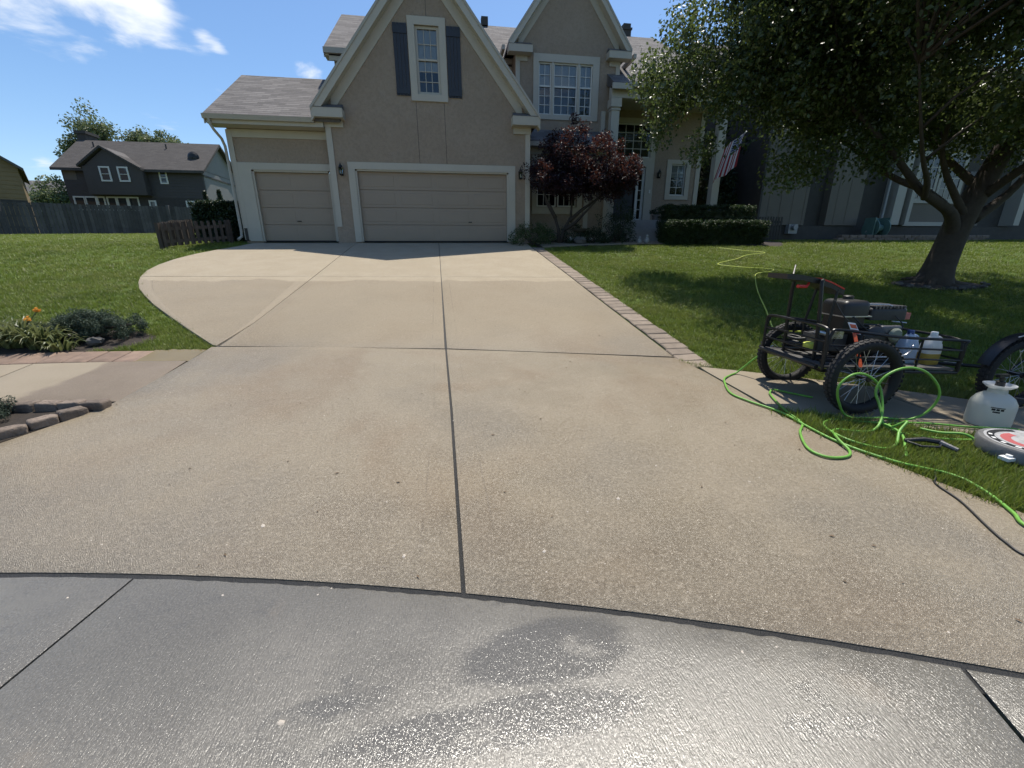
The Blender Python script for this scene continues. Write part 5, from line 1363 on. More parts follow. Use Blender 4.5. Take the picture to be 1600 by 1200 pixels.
paint('neighbour_trim', (.36, .345, .31), .6, .06, 1.4, .06, 80)  # white trim darkened, with the deep shade put into its colour
def right_house():
    Y = 18.0
    root = thing('house', 'shaded grey panelled house behind the large tree with white framed windows', 'house', (21, Y, 2.2))
    w = MB(); w.box(14.05, 34, Y+.35, 30, 1.9, 8.4); w.build('wall', 'neighbour_dark', root)
    for a, b in ((14.05, 16.4), (17.5, 19.2)):           # projecting light panels
        m = MB(); m.box(a, b, Y, Y+.35, 2.72, 8.3); p = m.build('wall_panel', 'neighbour_siding', root)
        x = a+.4
        q = MB()
        while x < b-.1: q.box(x-.012, x+.012, Y-.01, Y, 2.75, 8.25); x += .6
        q.build('battens', 'neighbour_siding', p)
    m = MB(); m.box(14.05, 34, Y+.05, Y+.35, 1.9, 2.70); m.build('foundation', 'neighbour_dark', root)
    m = MB(); m.box(13.95, 14.05, Y-.05, Y+.4, 2.0, 8.3); m.build('corner_board', 'neighbour_dark', root)
    for a, b in ((20.75, 21.22), (21.55, 21.75), (27.9, 28.25)):
        m = MB(); m.box(a, b, Y-.25, Y+.35, 2.75, 7.6); m.build('pilaster', 'neighbour_trim', root)
    m = MB(); m.box(21.75, 24.9, Y+.2, Y+.35, 2.75, 6.6); m.build('window_wall', 'neighbour_siding', root)
    far_window(root, 22.1, 23.15, 3.95, 5.75, Y+.2, 3, 4, fr=.2, muntin=.05, mat='neighbour_trim'); far_window(root, 23.5, 24.55, 3.95, 5.75, Y+.2, 3, 4, fr=.2, muntin=.05, mat='neighbour_trim')
    m = MB(); m.box(21.75, 24.9, Y+.0, Y+.2, 2.72, 2.9); m.build('sill_board', 'neighbour_trim', root)
    m = MB(); m.box(25.2, 26.5, Y+.28, Y+.35, 2.75, 5.2); m.build('entry_door', 'door_paint', root)
    m = MB(); m.tube([(20.4,Y-.1,8.0),(20.4,Y-.1,2.85),(20.2,Y-.25,2.6),(19.2,Y-.6,2.42)], .05, 8); m.build('downspout', 'label_grey', root)
    for ye in (Y-.5, 30.5):
        m = MB(); p = [(13.5,ye,8.2),(34.5,ye,8.2),(34.5,24.2,12.0),(13.5,24.2,12.0)]
        roof_plane(m, *(p if ye < 24 else [p[1], p[0], p[3], p[2]]), .15); m.build('roof', 'shingles_dark', root, uv=lambda q: (q[0], q[1]*1.2))
    m = MB(); m.xprism([(Y+.35, 8.4), (30, 8.4), (24.2, 11.8)], 14.06, 14.3); m.build('gable_wall', 'neighbour_siding', root)
    # utility meter on the wall
    m = MB(); m.box(15.55, 16.0, Y-.16, Y+.05, 2.35, 2.75); m.lathe([(.12, 0), (.12, .12), (.0, .13)], (15.78, Y-.3, 2.62), 12, 'y'); mt = m.build('utility_meter', 'label_grey', root)
    # stone border of its bed
    e = thing('stone_border', 'low stacked stone border in front of the shaded right house', 'stone border', (20, 17.0, 2.1))
    k = 0
    pr = []
    for i in range(4):
        m = MB(); m.cbox(-.2, .2, -.13, .13, 0, .13, .02); o = m.build('stone', 'stone_block'); pr.append(o.data); bpy.data.objects.remove(o)
    for c in range(2):
        for i in range(20):
            x = 17.3 + i*.42 + c*.2; y = 16.9 + .012*(x-17)**1.5
            inst(pr[(i+c) % 4], 'stone', Vector((x, y, g1(x, y)-.03+c*.13)) - ORG[e.name], e, rotz=random.uniform(-.06, .06), scale=(random.uniform(.85, 1.0), 1, random.uniform(.9, 1.0)))
    # teal hose reel
    x, y = 19.6, 17.35; z = g1(x, y)
    t = thing('hose_reel', 'teal garden hose reel against the shaded right house', 'hose reel', (x, y, z))
    m = MB(); m.box(x-.4, x-.34, y-.25, y+.25, z, z+.95); m.box(x+.34, x+.4, y-.25, y+.25, z, z+.95); m.box(x-.34, x+.34, y+.2, y+.25, z+.8, z+.95); m.build('stand', 'reel_teal', t)
    m = MB(); m.lathe([(.42, -.3), (.42, -.26), (.16, -.24), (.16, .24), (.42, .26), (.42, .3)], (x, y, z+.5), 20, 'x'); m.build('drum', 'reel_teal', t, smooth='auto')
paint('reel_teal', (.10, .18, .165), .5, .12, 6, .05, 60)
right_house()

def picket_run(root, p0, p1, zb_off, h, w, gap, mat, name='board', jitter=.01, th=.02, cap=False, side=0.0):
    a, b = Vector(p0), Vector(p1); L = (b-a).length; n = int(L/(w+gap)); ang = math.atan2(b.y-a.y, b.x-a.x)
    m = MB()
    if cap: m.prism([(-w/2, 0), (w/2, 0), (w/2, h-w*.5), (w*.25, h), (-w*.25, h), (-w/2, h-w*.5)], -th/2, th/2)
    else: m.box(-w/2, w/2, -th/2, th/2, 0, h)
    o = m.build(name, mat); me = o.data; bpy.data.objects.remove(o)
    nrm = Vector((-math.sin(ang), math.cos(ang), 0))
    for i in range(n):
        p = a.lerp(b, (i+.5)/n) + nrm*side; z = g1(p.x, p.y) + zb_off + random.uniform(-jitter, jitter)
        inst(me, name, Vector((p.x, p.y, z)) - ORG[root.name], root, rotz=ang + random.uniform(-.015, .015), scale=(1, 1, random.uniform(.99, 1.01)))
def rails(root, p0, p1, zs, mat, th=.045, hh=.09, off=.03):
    a, b = Vector(p0), Vector(p1); d = (b-a).normalized(); nrm = Vector((-d.y, d.x, 0))*off
    for z in zs:
        m = MB(); q0, q1 = a+nrm, b+nrm; s = Vector((-d.y, d.x, 0))*th/2
        za, zb = g1(a.x, a.y)+z, g1(b.x, b.y)+z
        m.hexa([(*(q0-s).xy, za), (*(q1-s).xy, zb), (*(q1+s).xy, zb), (*(q0+s).xy, za), (*(q0-s).xy, za+hh), (*(q1-s).xy, zb+hh), (*(q1+s).xy, zb+hh), (*(q0+s).xy, za+hh)])
        m.build('rail', mat, root)
def fences():
    f = thing('long_fence', 'long tall weathered grey board fence behind the left lawn', 'fence', (-17, 26.4, 2.7))
    segs = [((-29, 20.4, 0), (-21.8, 26.1, 0)), ((-21.8, 26.1, 0), (-11.5, 34.8, 0))]
    for a, b in segs:
        picket_run(f, a, b, -.02, 1.56, .145, .012, 'fence_wood', cap=False, jitter=.02)
        rails(f, a, b, (.3, .85, 1.35), 'fence_wood', off=.05)
    for px, py in ((-29, 20.4), (-21.8, 26.1), (-16.6, 30.5), (-11.5, 34.8)):
        z = g1(px, py); m = MB(); m.box(px-.07, px+.07, py-.07, py+.07, z-.1, z+1.62); m.build('post', 'fence_wood', f)
    s = thing('short_fence', 'short dark brown shadowbox picket fence left of the single garage', 'fence', (-7.4, 14.6, 1.8))
    a, b = (-8.0, 14.0, 0), (-6.75, 15.45, 0)
    a2 = (-8.25, 16.2, 0)
    picket_run(s, a, b, .03, .64, .075, .085, 'fence_dark', cap=True, side=-.035)
    picket_run(s, (-7.93, 14.08, 0), b, .03, .64, .075, .085, 'fence_dark', cap=True, side=.035)
    picket_run(s, a, a2, .03, .64, .085, .05, 'fence_dark', cap=True)
    rails(s, a, b, (.12, .46), 'fence_dark', off=0, th=.03); rails(s, a, a2, (.12, .46), 'fence_dark', off=.03)
    for p in (a, b, a2):
        m = MB(); z = g1(p[0], p[1]); m.box(p[0]-.045, p[0]+.045, p[1]-.045, p[1]+.045, z-.05, z+.68); m.build('post', 'fence_dark', s)
    r = thing('side_fence', 'small dark picket fence beyond the hedge beside the right house', 'fence', (14, 17.2, 2.1))
    picket_run(r, (13.0, 17.3, 0), (14.6, 17.15, 0), 0, .95, .07, .05, 'neighbour_dark'); rails(r, (13.0, 17.3, 0), (14.6, 17.15, 0), (.2, .7), 'neighbour_dark')
fences()
hedge('hedge', 'tall dark evergreen hedge between short fence and the single garage', -8.35, -6.75, 16.6, 18.2, 0, 3.25, 45, mat='dark_leaf', n=900, size=.06)

# ================================================================== BACKGROUND TREES
simple_tree('tree', 'tall broadleaf tree rising behind the dark house chimney', (-33.5, 52, 3), 11, (-33.2, 52, 11.0), (2.3, 2.0, 3.6), 90, 150, .24, 'far_leaf', .3, 61, 'trees behind the dark house', clump=.9)
simple_tree('tree', 'smaller pointed tree behind the dark house roof right of the tallest tree', (-30.2, 53, 3), 9, (-30.0, 53, 10.6), (1.6, 1.6, 3.0), 60, 130, .24, 'far_leaf', .2, 62, 'trees behind the dark house', clump=.7)
simple_tree('tree', 'treetop peeking over the middle of the dark house ridge', (-27.6, 52, 3), 8, (-27.4, 52, 10.9), (2.2, 1.6, 2.2), 60, 130, .24, 'far_leaf', .2, 63, 'trees behind the dark house', clump=.7)
simple_tree('tree', 'bushy tree left of the dark house above the fence', (-37, 50, 3), 6, (-36.6, 50, 6.0), (2.6, 2.0, 2.2), 70, 130, .24, 'far_leaf', .25, 64, 'trees left of the dark house', clump=.8)
simple_tree('tree', 'low hazy treetop beside the ochre house at far left', (-46, 70, 3), 6, (-50, 72, 8), (7, 3, 3.2), 90, 90, .32, 'far_leaf', .3, 65, 'trees left of the dark house', clump=1.1)
simple_tree('tree', 'tree seen between the dark house gable and the garage eave', (-16.2, 52, 3), 6, (-16.5, 52, 7.4), (2.6, 2, 2.6), 60, 130, .24, 'far_leaf', .25, 66, clump=.8)
for i, (x, y, z, r, lab) in enumerate(((-16.0, 34, 4.6, .38, 'left of two narrow pointed evergreens above the fence end'), (-15.1, 34, 4.65, .46, 'right of two narrow pointed evergreens above the fence end'))):
    t = thing('arborvitae', lab, 'evergreen', (x, y, g1(x, y)), 'pointed evergreens by the fence')
    m = MB(); m.tube([(x, y, g1(x, y)), (x, y, z+.6)], [.06, .02], 6); m.build('trunk', 'bark_grey', t)
    hs = RNG.uniform(0, 1, 160); a = RNG.uniform(0, 6.28, 160); rr = r*(1-hs)**.8*RNG.uniform(.5, 1, 160)
    P = np.c_[x+rr*np.cos(a), y+rr*np.sin(a), g1(x, y)+.2+hs*(2.5+i*.1)]
    leaf_cloud('foliage', P, np.full(160, .12), 20, .1, 'dark_leaf', t, seed=70+i)
simple_tree('tree', 'dense dark tree in the gap between the two houses behind the flag', (12.95, 20.2, 2.2), 6, (12.95, 20.3, 4.4), (.85, 1.6, 2.7), 150, 110, .13, 'dark_leaf', .16, 71, clump=.34)
simple_tree('tree', 'tall dark tree farther back between the two houses', (12.7, 25.2, 2.5), 8, (12.7, 25.0, 5.6), (.95, 2.0, 3.6), 150, 100, .15, 'dark_leaf', .2, 72, clump=.4)
# across the street, behind the viewer: these are what the windows mirror
for i, (x, y, h) in enumerate(((-14, -46, 9), (-3, -49, 11), (9, -47, 9.5), (20, -44, 10), (-26, -42, 10))):
    simple_tree('street_tree', ['leftmost but one tree across the street behind the viewer', 'tallest tree across the street behind the viewer', 'tree straight across the street right of the tallest one', 'rightmost tree across the street behind the viewer', 'leftmost tree across the street behind the viewer'][i], (x, y, 0), h, (x, y, h*.62), (4.0, 3.6, h*.42), 80, 50, .45, 'far_leaf', .3, 80+i, 'trees across the street', clump=1.0)

# ================================================================== LEFT BEDS
def left_beds():
    # daylilies
    def lily(x, y, n, h, seed, label, flower=False):
        z = g1(x, y)-.03; t = thing('daylily', label, 'plant', (x, y, z), 'daylilies by the sidewalk')
        r = np.random.default_rng(seed); m = MB()
        for i in range(n):
            a = r.uniform(0, 6.283); L = h*r.uniform(.7, 1.25); lean = r.uniform(.35, 1.0); w = .012*r.uniform(.8, 1.4)
            ca, sa = math.cos(a), math.sin(a); b0 = r.uniform(0, .17); bx, by = x+b0*ca, y+b0*sa
            b = len(m.v)
            for k in range(7):
                s = k/6; ww = w*(1-.85*s**2.5)
                rr_ = lean*L*(s**1.4)*.8; hz = L*(s - .62*lean*s*s*s*1.2)
                m.v += [(bx+rr_*ca - ww*-sa, by+rr_*sa - ww*ca, z+max(hz, .01)), (bx+rr_*ca, by+rr_*sa, z+max(hz-.004, .004)), (bx+rr_*ca + ww*-sa, by+rr_*sa + ww*ca, z+max(hz, .01))]
            for k in range(6):
                q = b+k*3; m.f += [(q, q+1, q+4, q+3), (q+1, q+2, q+5, q+4)]
        m.build('leaves', 'lily_leaf', t)
        if flower:
            for (fx, fy, fz) in flower:
                s = MB(); s.tube([(x, y, z), (x+(fx-x)*.4, y+(fy-y)*.4, z+(fz-z)*.6), (fx, fy, fz)], .005, 5); s.build('stalk', 'lily_leaf', t)
                leaf_cloud('blossom', [(fx, fy, fz+.02)], [.03], 26, .045, 'lily_petal', t, seed=int(fx*-100), flat=.5)
    lily(-5.30, 6.02, 190, .46, 1, 'daylily clump with orange blossoms beside the left sidewalk', [(-5.08, 6.1, g1(-5.1, 6.1)+.38), (-5.12, 6.0, g1(-5.1, 6.0)+.30)])
    lily(-4.98, 5.95, 170, .40, 2, 'daylily clump without blossoms beside the spreading juniper')
    lily(-5.65, 6.05, 170, .46, 3, 'daylily clump at the left edge beside the red pavers')
    lily(-4.74, 5.86, 70, .24, 4, 'small sparse daylily clump beside the grey rock')
    x, y = -4.66, 6.26; z = g1(x, y)
    t = thing('juniper', 'low grey green spreading juniper beside the daylilies', 'shrub', (x, y, z))
    m = MB()
    for k in range(14):
        a = k*.45; m.tube([(x, y, z), (x+.3*math.cos(a), y+.12*math.sin(a), z+.12), (x+.55*math.cos(a), y+.22*math.sin(a), z+.15)], [.015, .01, .004], 5)
    m.build('stems', 'bark_grey', t)
    P = shell_points(150, (x, y, z+.04), (.60, .30, .26), .5, 91, zmin=z+.02); leaf_cloud('foliage', P, np.full(len(P), .07), 130, .03, 'juniper_leaf', t, seed=91, aspect=.3, droop=0)
    rp = rock_protos('rock', 'rock', 2)
    x, y = -4.42, 5.93; o = inst(rp[1], 'rock', (x, y, g1(x, y)+.04), scale=(.09, .055, .06), rotz=.3); tag(o, 'grey edging rock between the juniper and the red pavers', 'rock')
    m = MB(); n = 36; V = [(-4.95, 6.12, g1(-4.95, 6.12)+.0)]
    for k in range(n):
        a = 2*math.pi*k/n; xx, yy = -4.95+1.08*math.cos(a), 6.12+.5*math.sin(a); V.append((xx, yy, g1(xx, yy)-.03))
    m.v = V; m.f = [(0, 1+k, 1+(k+1) % n) for k in range(n)]; structure(m.build('lily_bed', 'mulch', origin=V[0]))
    # planted wedge: two rows of stone blocks with a blue green juniper
    b = thing('stone_edging', 'weathered stone block edging round the small bed beside the driveway', 'stone edging', (-3.6, 3.9, .18))
    pr = []
    for i in range(6):
        rr = np.random.default_rng(i+5); m = MB(); nu, nv = 22, 11; sx, sy, sz = .088+rr.uniform(-.01, .01), .052+rr.uniform(-.006, .006), .058
        pw = lambda v, e: math.copysign(abs(v)**e, v)
        ph = rr.uniform(0, 6, 6)
        for a in range(nv+1):
            la = -math.pi/2 + math.pi*a/nv
            for k in range(nu):
                lo = 2*math.pi*k/nu; X, Y_, Z = pw(math.cos(la), .3)*pw(math.cos(lo), .3), pw(math.cos(la), .3)*pw(math.sin(lo), .3), pw(math.sin(la), .3)
                n_ = 1 + .05*math.sin(3*X+ph[0]+4*Z) + .05*math.sin(5*Y_+ph[1]+3*X) + rr.uniform(-.022, .022)
                m.v.append((sx*X*n_, sy*Y_*n_, sz*Z*n_ + .01))
        m.f = [(a*nu+k, a*nu+(k+1) % nu, (a+1)*nu+(k+1) % nu, (a+1)*nu+k) for a in range(nv) for k in range(nu)]
        o = m.build('stone', 'stone_block', smooth=True); pr.append(o.data); bpy.data.objects.remove(o)
    for i in range(8):
        x = -3.13 - i*.187; y = ring(RC+1.83, x)[1]
        inst(pr[i % 6], 'stone', Vector((x, y, g1(x, y)+.005)) - ORG[b.name], b, rotz=-.06+random.uniform(-.05, .05))
    for i, (x, y, a) in enumerate(((-3.215, 3.865, .95), (-3.325, 3.725, .88), (-3.44, 3.575, .85), (-3.56, 3.43, .82), (-3.69, 3.29, .80))):
        inst(pr[(i+2) % 6], 'stone', Vector((x, y, g1(x, y)-.0)) - ORG[b.name], b, rotz=a)
    m = MB(); xs = np.linspace(-5.1, -3.1, 18)
    V = []; 
    for i in range(18):
        x = xs[i]; yt = ring(RC+1.84, x)[1]; yb = max(ring(RC+.25, x)[1], float(np.interp(x, [-4.5, -3.8, -3.44, -3.26, -3.1], [2.2, 3.0, 3.44, 3.71, 3.96])))
        for s in (0, .33, .66, 1): 
            y = yb + (yt-yb)*s; V.append((x, y, g1(x, y) + (.0 if s in (0, 1) else .012)))
    m.v = V; m.f = [(i*4+j, (i+1)*4+j, (i+1)*4+j+1, i*4+j+1) for i in range(17) for j in range(3)]
    structure(m.build('mulch_bed', 'mulch', origin=(-4, 3.6, .18)))
    x, y = -4.0, 3.83; z = g1(x, y)
    t = thing('juniper', 'blue green juniper in the stone edged bed by the driveway', 'shrub', (x, y, z))
    m = MB()
    for k in range(8): m.tube([(x, y, z), (x+.1*math.cos(k*.8), y+.08*math.sin(k*.8), z+.1), (x+.24*math.cos(k*.8), y+.2*math.sin(k*.8), z+.14)], [.012, .008, .003], 5)
    m.build('stems', 'bark_grey', t)
    P = shell_points(90, (x, y, z+.05), (.33, .24, .17), .4, 93, zmin=z+.02); leaf_cloud('foliage', P, np.full(len(P), .05), 140, .022, 'juniper_leaf', t, seed=93, aspect=.3, droop=0)
left_beds()

# ================================================================== HOSES
def ground_pts(pts, r, lift=0.0):
    return [(p[0], p[1], (p[2] if len(p) > 2 else g1(p[0], p[1]) + r + lift)) for p in pts]
def hose(name, label, pts, r, mat, lift=0.0, n=9, sub=8, fittings=()):
    sp = smooth_path(ground_pts(pts, r, lift), sub)
    sp = [Vector((p.x, p.y, max(p.z, g1(p.x, p.y)+r*.8))) for p in sp]
    o0 = sp[0]; t = thing(name, label, 'hose', tuple(o0))
    m = MB(); m.tube(sp, r, n); m.build('tube', mat, t, smooth=True)
    for idx in fittings:
        a, b = sp[idx], sp[idx+1 if idx >= 0 else idx-1]
        q = MB(); d = (b-a).normalized()*.05; q.tube([a-d, a+d], r*1.35, 8); q.build('fitting', 'steel', t, smooth='auto')
    return t
hose('pressure_hose', 'bright green pressure hose running along the driveway edge to the lower right corner',
     [(3.50,3.98,.50),(3.42,4.10,.34),(3.29,4.17),(3.05,4.02),(2.93,3.86),(2.80,3.58),(2.84,3.37),(2.96,3.09),(2.96,2.80),(2.97,2.57),(3.02,2.39),(3.13,2.20),(3.27,2.07),(3.31,2.04),(3.35,1.93),(3.30,1.76),(3.21,1.60),(3.13,1.48),(3.2,1.2),(3.5,.9)], .0100, 'hose_green', .004, fittings=(0,))
hose('coiled_hose', 'bright green hose in loose standing loops beside the cart wheel',
     [(3.60,3.42,.10),(3.36,3.62),(3.25,3.58),(3.17,3.46),(3.03,3.12),(2.98,2.88,.10),(2.80,2.70),(2.65,2.46),(2.68,2.33),(2.82,2.31),(2.93,2.38),(2.99,2.55,.11),(3.15,2.72),(3.42,2.66),(3.58,2.72,.16),(3.62,2.80,.26),(3.60,2.84,.37),(3.66,2.84,.50),(3.82,2.82,.57),(4.02,2.80,.52),(4.18,2.78,.35),(4.17,2.80,.18),(4.04,2.84,.08),(3.80,2.90),(3.50,2.93,.10),(3.36,2.93,.25),(3.31,2.92,.40),(3.40,2.91,.50),(3.53,2.90,.50),(3.66,2.87,.40),(3.66,2.80,.24),(3.60,2.72,.13),(3.66,2.62),(3.93,2.47),(4.30,2.44),(4.70,2.52),(4.76,2.56,.05),(4.45,2.66),(4.10,2.76),(3.78,2.78),(3.60,2.64,.12),(3.62,2.56,.2),(3.52,2.52,.14),(3.38,2.42),(3.20,2.40),(3.06,2.55,.10),(3.12,2.80),(3.30,2.90),(3.52,2.84),(3.60,2.70,.12),(3.55,2.52,.11),(3.40,2.36),(3.28,2.26)], .0100, 'hose_green', .004)
hose('hose_tail', 'short bright green hose end poking out of the grass by the spray gun', [(3.86,2.62),(3.92,2.52,.10),(4.02,2.42,.12),(4.05,2.33),(4.04,2.24)], .0100, 'hose_green', .03)
hose('black_cable', 'thin black hose lying on the driveway near the lower right corner', [(3.35,2.12),(3.2,2.0),(3.11,1.93),(3.05,1.75),(2.92,1.53),(2.86,1.41),(2.84,1.30),(2.95,1.05)], .006, 'hose_black', .001)
hose('garden_hose', 'thin yellow green garden hose lying across the right lawn to the cart',
     [(9.2,13.45),(9.63,12.9),(10.13,12.42),(9.2,12.0),(8.37,11.35),(7.3,10.62),(7.6,10.2),(8.3,9.9),(8.1,9.6),(7.5,9.35),(6.9,8.6),(6.2,7.6),(5.5,6.5),(4.7,5.3,.42),(4.0,4.3,.62),(3.72,3.85,.70)], .010, 'hose_yellow', .035)

# ================================================================== CART
CART_LOC, CART_ROT = (3.85, 3.52, .085), R(-6)
def spoked_wheel(root, cx, cy, cz, Rr, tyre_r, name='wheel', hubw=.06):
    m = MB(); m.lathe([(.022, -hubw), (.03, -hubw*.9), (.022, -hubw*.6), (.022, hubw*.6), (.03, hubw*.9), (.022, hubw)], (cx, cy, cz), 12, 'y')
    w = m.build(name, 'frame_black', root, smooth='auto')
    Rt = Rr - tyre_r
    # tyre: slightly flattened section with tread blocks
    n = 56; k = 12; t = MB(); 
    for i in range(n):
        a = 2*math.pi*i/n
        for j in range(k):
            b = 2*math.pi*j/k; rr = Rt + tyre_r*math.cos(b); yy = tyre_r*1.05*math.sin(b)
            t.v.append((cx+rr*math.cos(a), cy+yy, cz+rr*math.sin(a)))
    t.f = [(i*k+j, i*k+(j+1) % k, ((i+1) % n)*k+(j+1) % k, ((i+1) % n)*k+j) for i in range(n) for j in range(k)]
    t.build('tyre', 'rubber', w, smooth=True)
    tr = MB(); nb = 46
    for i in range(nb):
        for s in (-1, 0, 1):
            a0 = 2*math.pi*(i+(.5 if s == 0 else 0))/nb; a1 = a0 + 2*math.pi/nb*.62
            b = s*.62; rr = Rt + tyre_r*math.cos(b)*1.0; y0 = cy + tyre_r*1.05*math.sin(b)
            hw = tyre_r*.30
            P = []
            for r_ in (rr-.004, rr+.0035):
                for (aa, yy) in ((a0, y0-hw), (a1, y0-hw), (a1, y0+hw), (a0, y0+hw)): P.append((cx+r_*math.cos(aa), yy, cz+r_*math.sin(aa)))
            tr.hexa(P)
    tr.build('tread', 'rubber_tread', w)
    rm = MB(); rm.torus((cx, cy, cz), Rt-.012, .014, 'y', 48, 8); rm.build('rim', 'plastic_black', w, smooth=True)
    sp = MB()
    for i in range(24):
        a = 2*math.pi*i/24; s = -1 if i % 2 else 1; b = a + s*.35
        sp.tube([(cx+.026*math.cos(b), cy+s*hubw*.75, cz+.026*math.sin(b)), (cx+(Rt-.02)*math.cos(a), cy, cz+(Rt-.02)*math.sin(a))], .0022, 4, caps=False)
    sp.build('spokes', 'aluminium', w)
    return w

def cart():
    t = thing('bike_trailer', 'black tube frame cargo trailer with spoked wheels on the right sidewalk', 'trailer', CART_LOC, None, CART_ROT)
    for y in (-.50, .48): spoked_wheel(t, -.12, y, .345, .345, .045)
    x0, x1, yw = -.47, .84, .42
    dz = lambda x: .425 - .045*(x-x0)/(x1-x0)
    tz = lambda x: .735 - .085*(x-x0)/(x1-x0)
    d = MB(); d.hexa([(x0+.02,-yw,dz(x0)-.01),(x1-.02,-yw,dz(x1)-.01),(x1-.02,yw,dz(x1)-.01),(x0+.02,yw,dz(x0)-.01),(x0+.02,-yw,dz(x0)+.01),(x1-.02,-yw,dz(x1)+.01),(x1-.02,yw,dz(x1)+.01),(x0+.02,yw,dz(x0)+.01)]); d.build('deck', 'deck_board', t)
    f = MB(); f.tube([(x0,-yw,dz(x0)-.03),(x1,-yw,dz(x1)-.03),(x1,yw,dz(x1)-.03),(x0,yw,dz(x0)-.03)], .017, 8, closed=True); f.tube([(-.12,-.5,.345),(-.12,.48,.345)], .012, 8)
    for y in (-.43, .42): f.tube([(-.12,y,.345),(-.12,y,dz(-.12)-.02)], .018, 6); f.tube([(-.12,y,.345),(-.3,y,dz(-.3)-.02)], .01, 6)
    f.build('bottom_frame', 'frame_black', t, smooth='auto')
    for y in (-yw-.01, yw+.01):
        s = MB(); s.tube(smooth_path([(x1,y,dz(x1)-.02),(x1,y,tz(x1)-.04),(x1-.03,y,tz(x1)),(.2,y,tz(.2)),(x0+.1,y,tz(x0)+.03),(x0+.02,y,tz(x0)),(x0,y,dz(x0)+.15),(x0,y,dz(x0)-.02)], 5), .013, 8)
        sr = s.build('side_rail', 'frame_black', t, smooth='auto')
        for fr in (.32, .66):
            q = MB(); q.tube([(x0+.005,y,dz(x0)+(tz(x0)-dz(x0))*fr),(x1,y,dz(x1)+(tz(x1)-dz(x1))*fr)], .009, 8); q.build('crossbar', 'frame_black', sr, smooth='auto')
        for xx in (-.15, .42):
            q = MB(); q.tube([(xx,y,dz(xx)-.02),(xx,y,tz(xx))], .009, 8); q.build('upright', 'frame_black', sr, smooth='auto')
    for xx, nm in ((x0, 'end_rail'), (x1, 'end_rail')):
        s = MB(); h = tz(xx)+(.05 if xx == x0 else 0)
        s.tube(smooth_path([(xx,-yw,dz(xx)),(xx-.01,-yw,h-.07),(xx-.01,-yw+.06,h),(xx-.01,0,h+.005),(xx-.01,yw-.06,h),(xx-.01,yw,h-.07),(xx,yw,dz(xx))], 5), .013, 8)
        e = s.build(nm, 'frame_black', t, smooth='auto')
        for fr in (.35, .65):
            q = MB(); z = dz(xx)+(h-dz(xx))*fr; q.tube([(xx-.008,-yw,z),(xx-.008,yw,z)], .009, 8); q.build('crossbar', 'frame_black', e, smooth='auto')
    g = MB(); g.tube([(x1,.0,dz(x1)-.03),(1.15,.03,.32),(1.62,-.12,.30)], .018, 8); g.build('tow_bar', 'frame_black', t, smooth='auto')
    q = MB(); q.tube([(1.22,.02,.318),(1.36,-.03,.312)], .021, 8); q.build('tow_sleeve', 'aluminium', t, smooth='auto')
    q = MB(); q.tube([(x0-.035,-yw+.02,dz(x0)+.0),(x0-.035,yw-.02,dz(x0)+.0)], .02, 8); q.build('bumper_bar', 'plastic_black', t, smooth='auto')
cart()

def rbox(m, x0, x1, y0, y1, z0, z1, r=.03, n=4):          # box rounded about the z axis and on top
    def loop(e, z):
        pts = []
        for (cx, cy, a0) in ((x1-r, y1-r, 0), (x0+r, y1-r, 90), (x0+r, y0+r, 180), (x1-r, y0+r, 270)):
            for k in range(n+1):
                a = R(a0 + 90*k/n); pts.append((cx+(r-e)*math.cos(a), cy+(r-e)*math.sin(a), z))
        return pts
    lev = [(0, z0), (0, z1-r)] + [(r*(1-math.cos(R(90*k/n)))*.98, z1-r+r*math.sin(R(90*k/n))) for k in range(1, n+1)]
    b = len(m.v); K = 4*(n+1)
    for e, z in lev: m.v += loop(e, z)
    for i in range(len(lev)-1):
        for k in range(K): m.f.append((b+i*K+k, b+i*K+(k+1) % K, b+(i+1)*K+(k+1) % K, b+(i+1)*K+k))
    m.f.append(tuple(b+k for k in range(K-1, -1, -1))); m.f.append(tuple(b+(len(lev)-1)*K+k for k in range(K)))

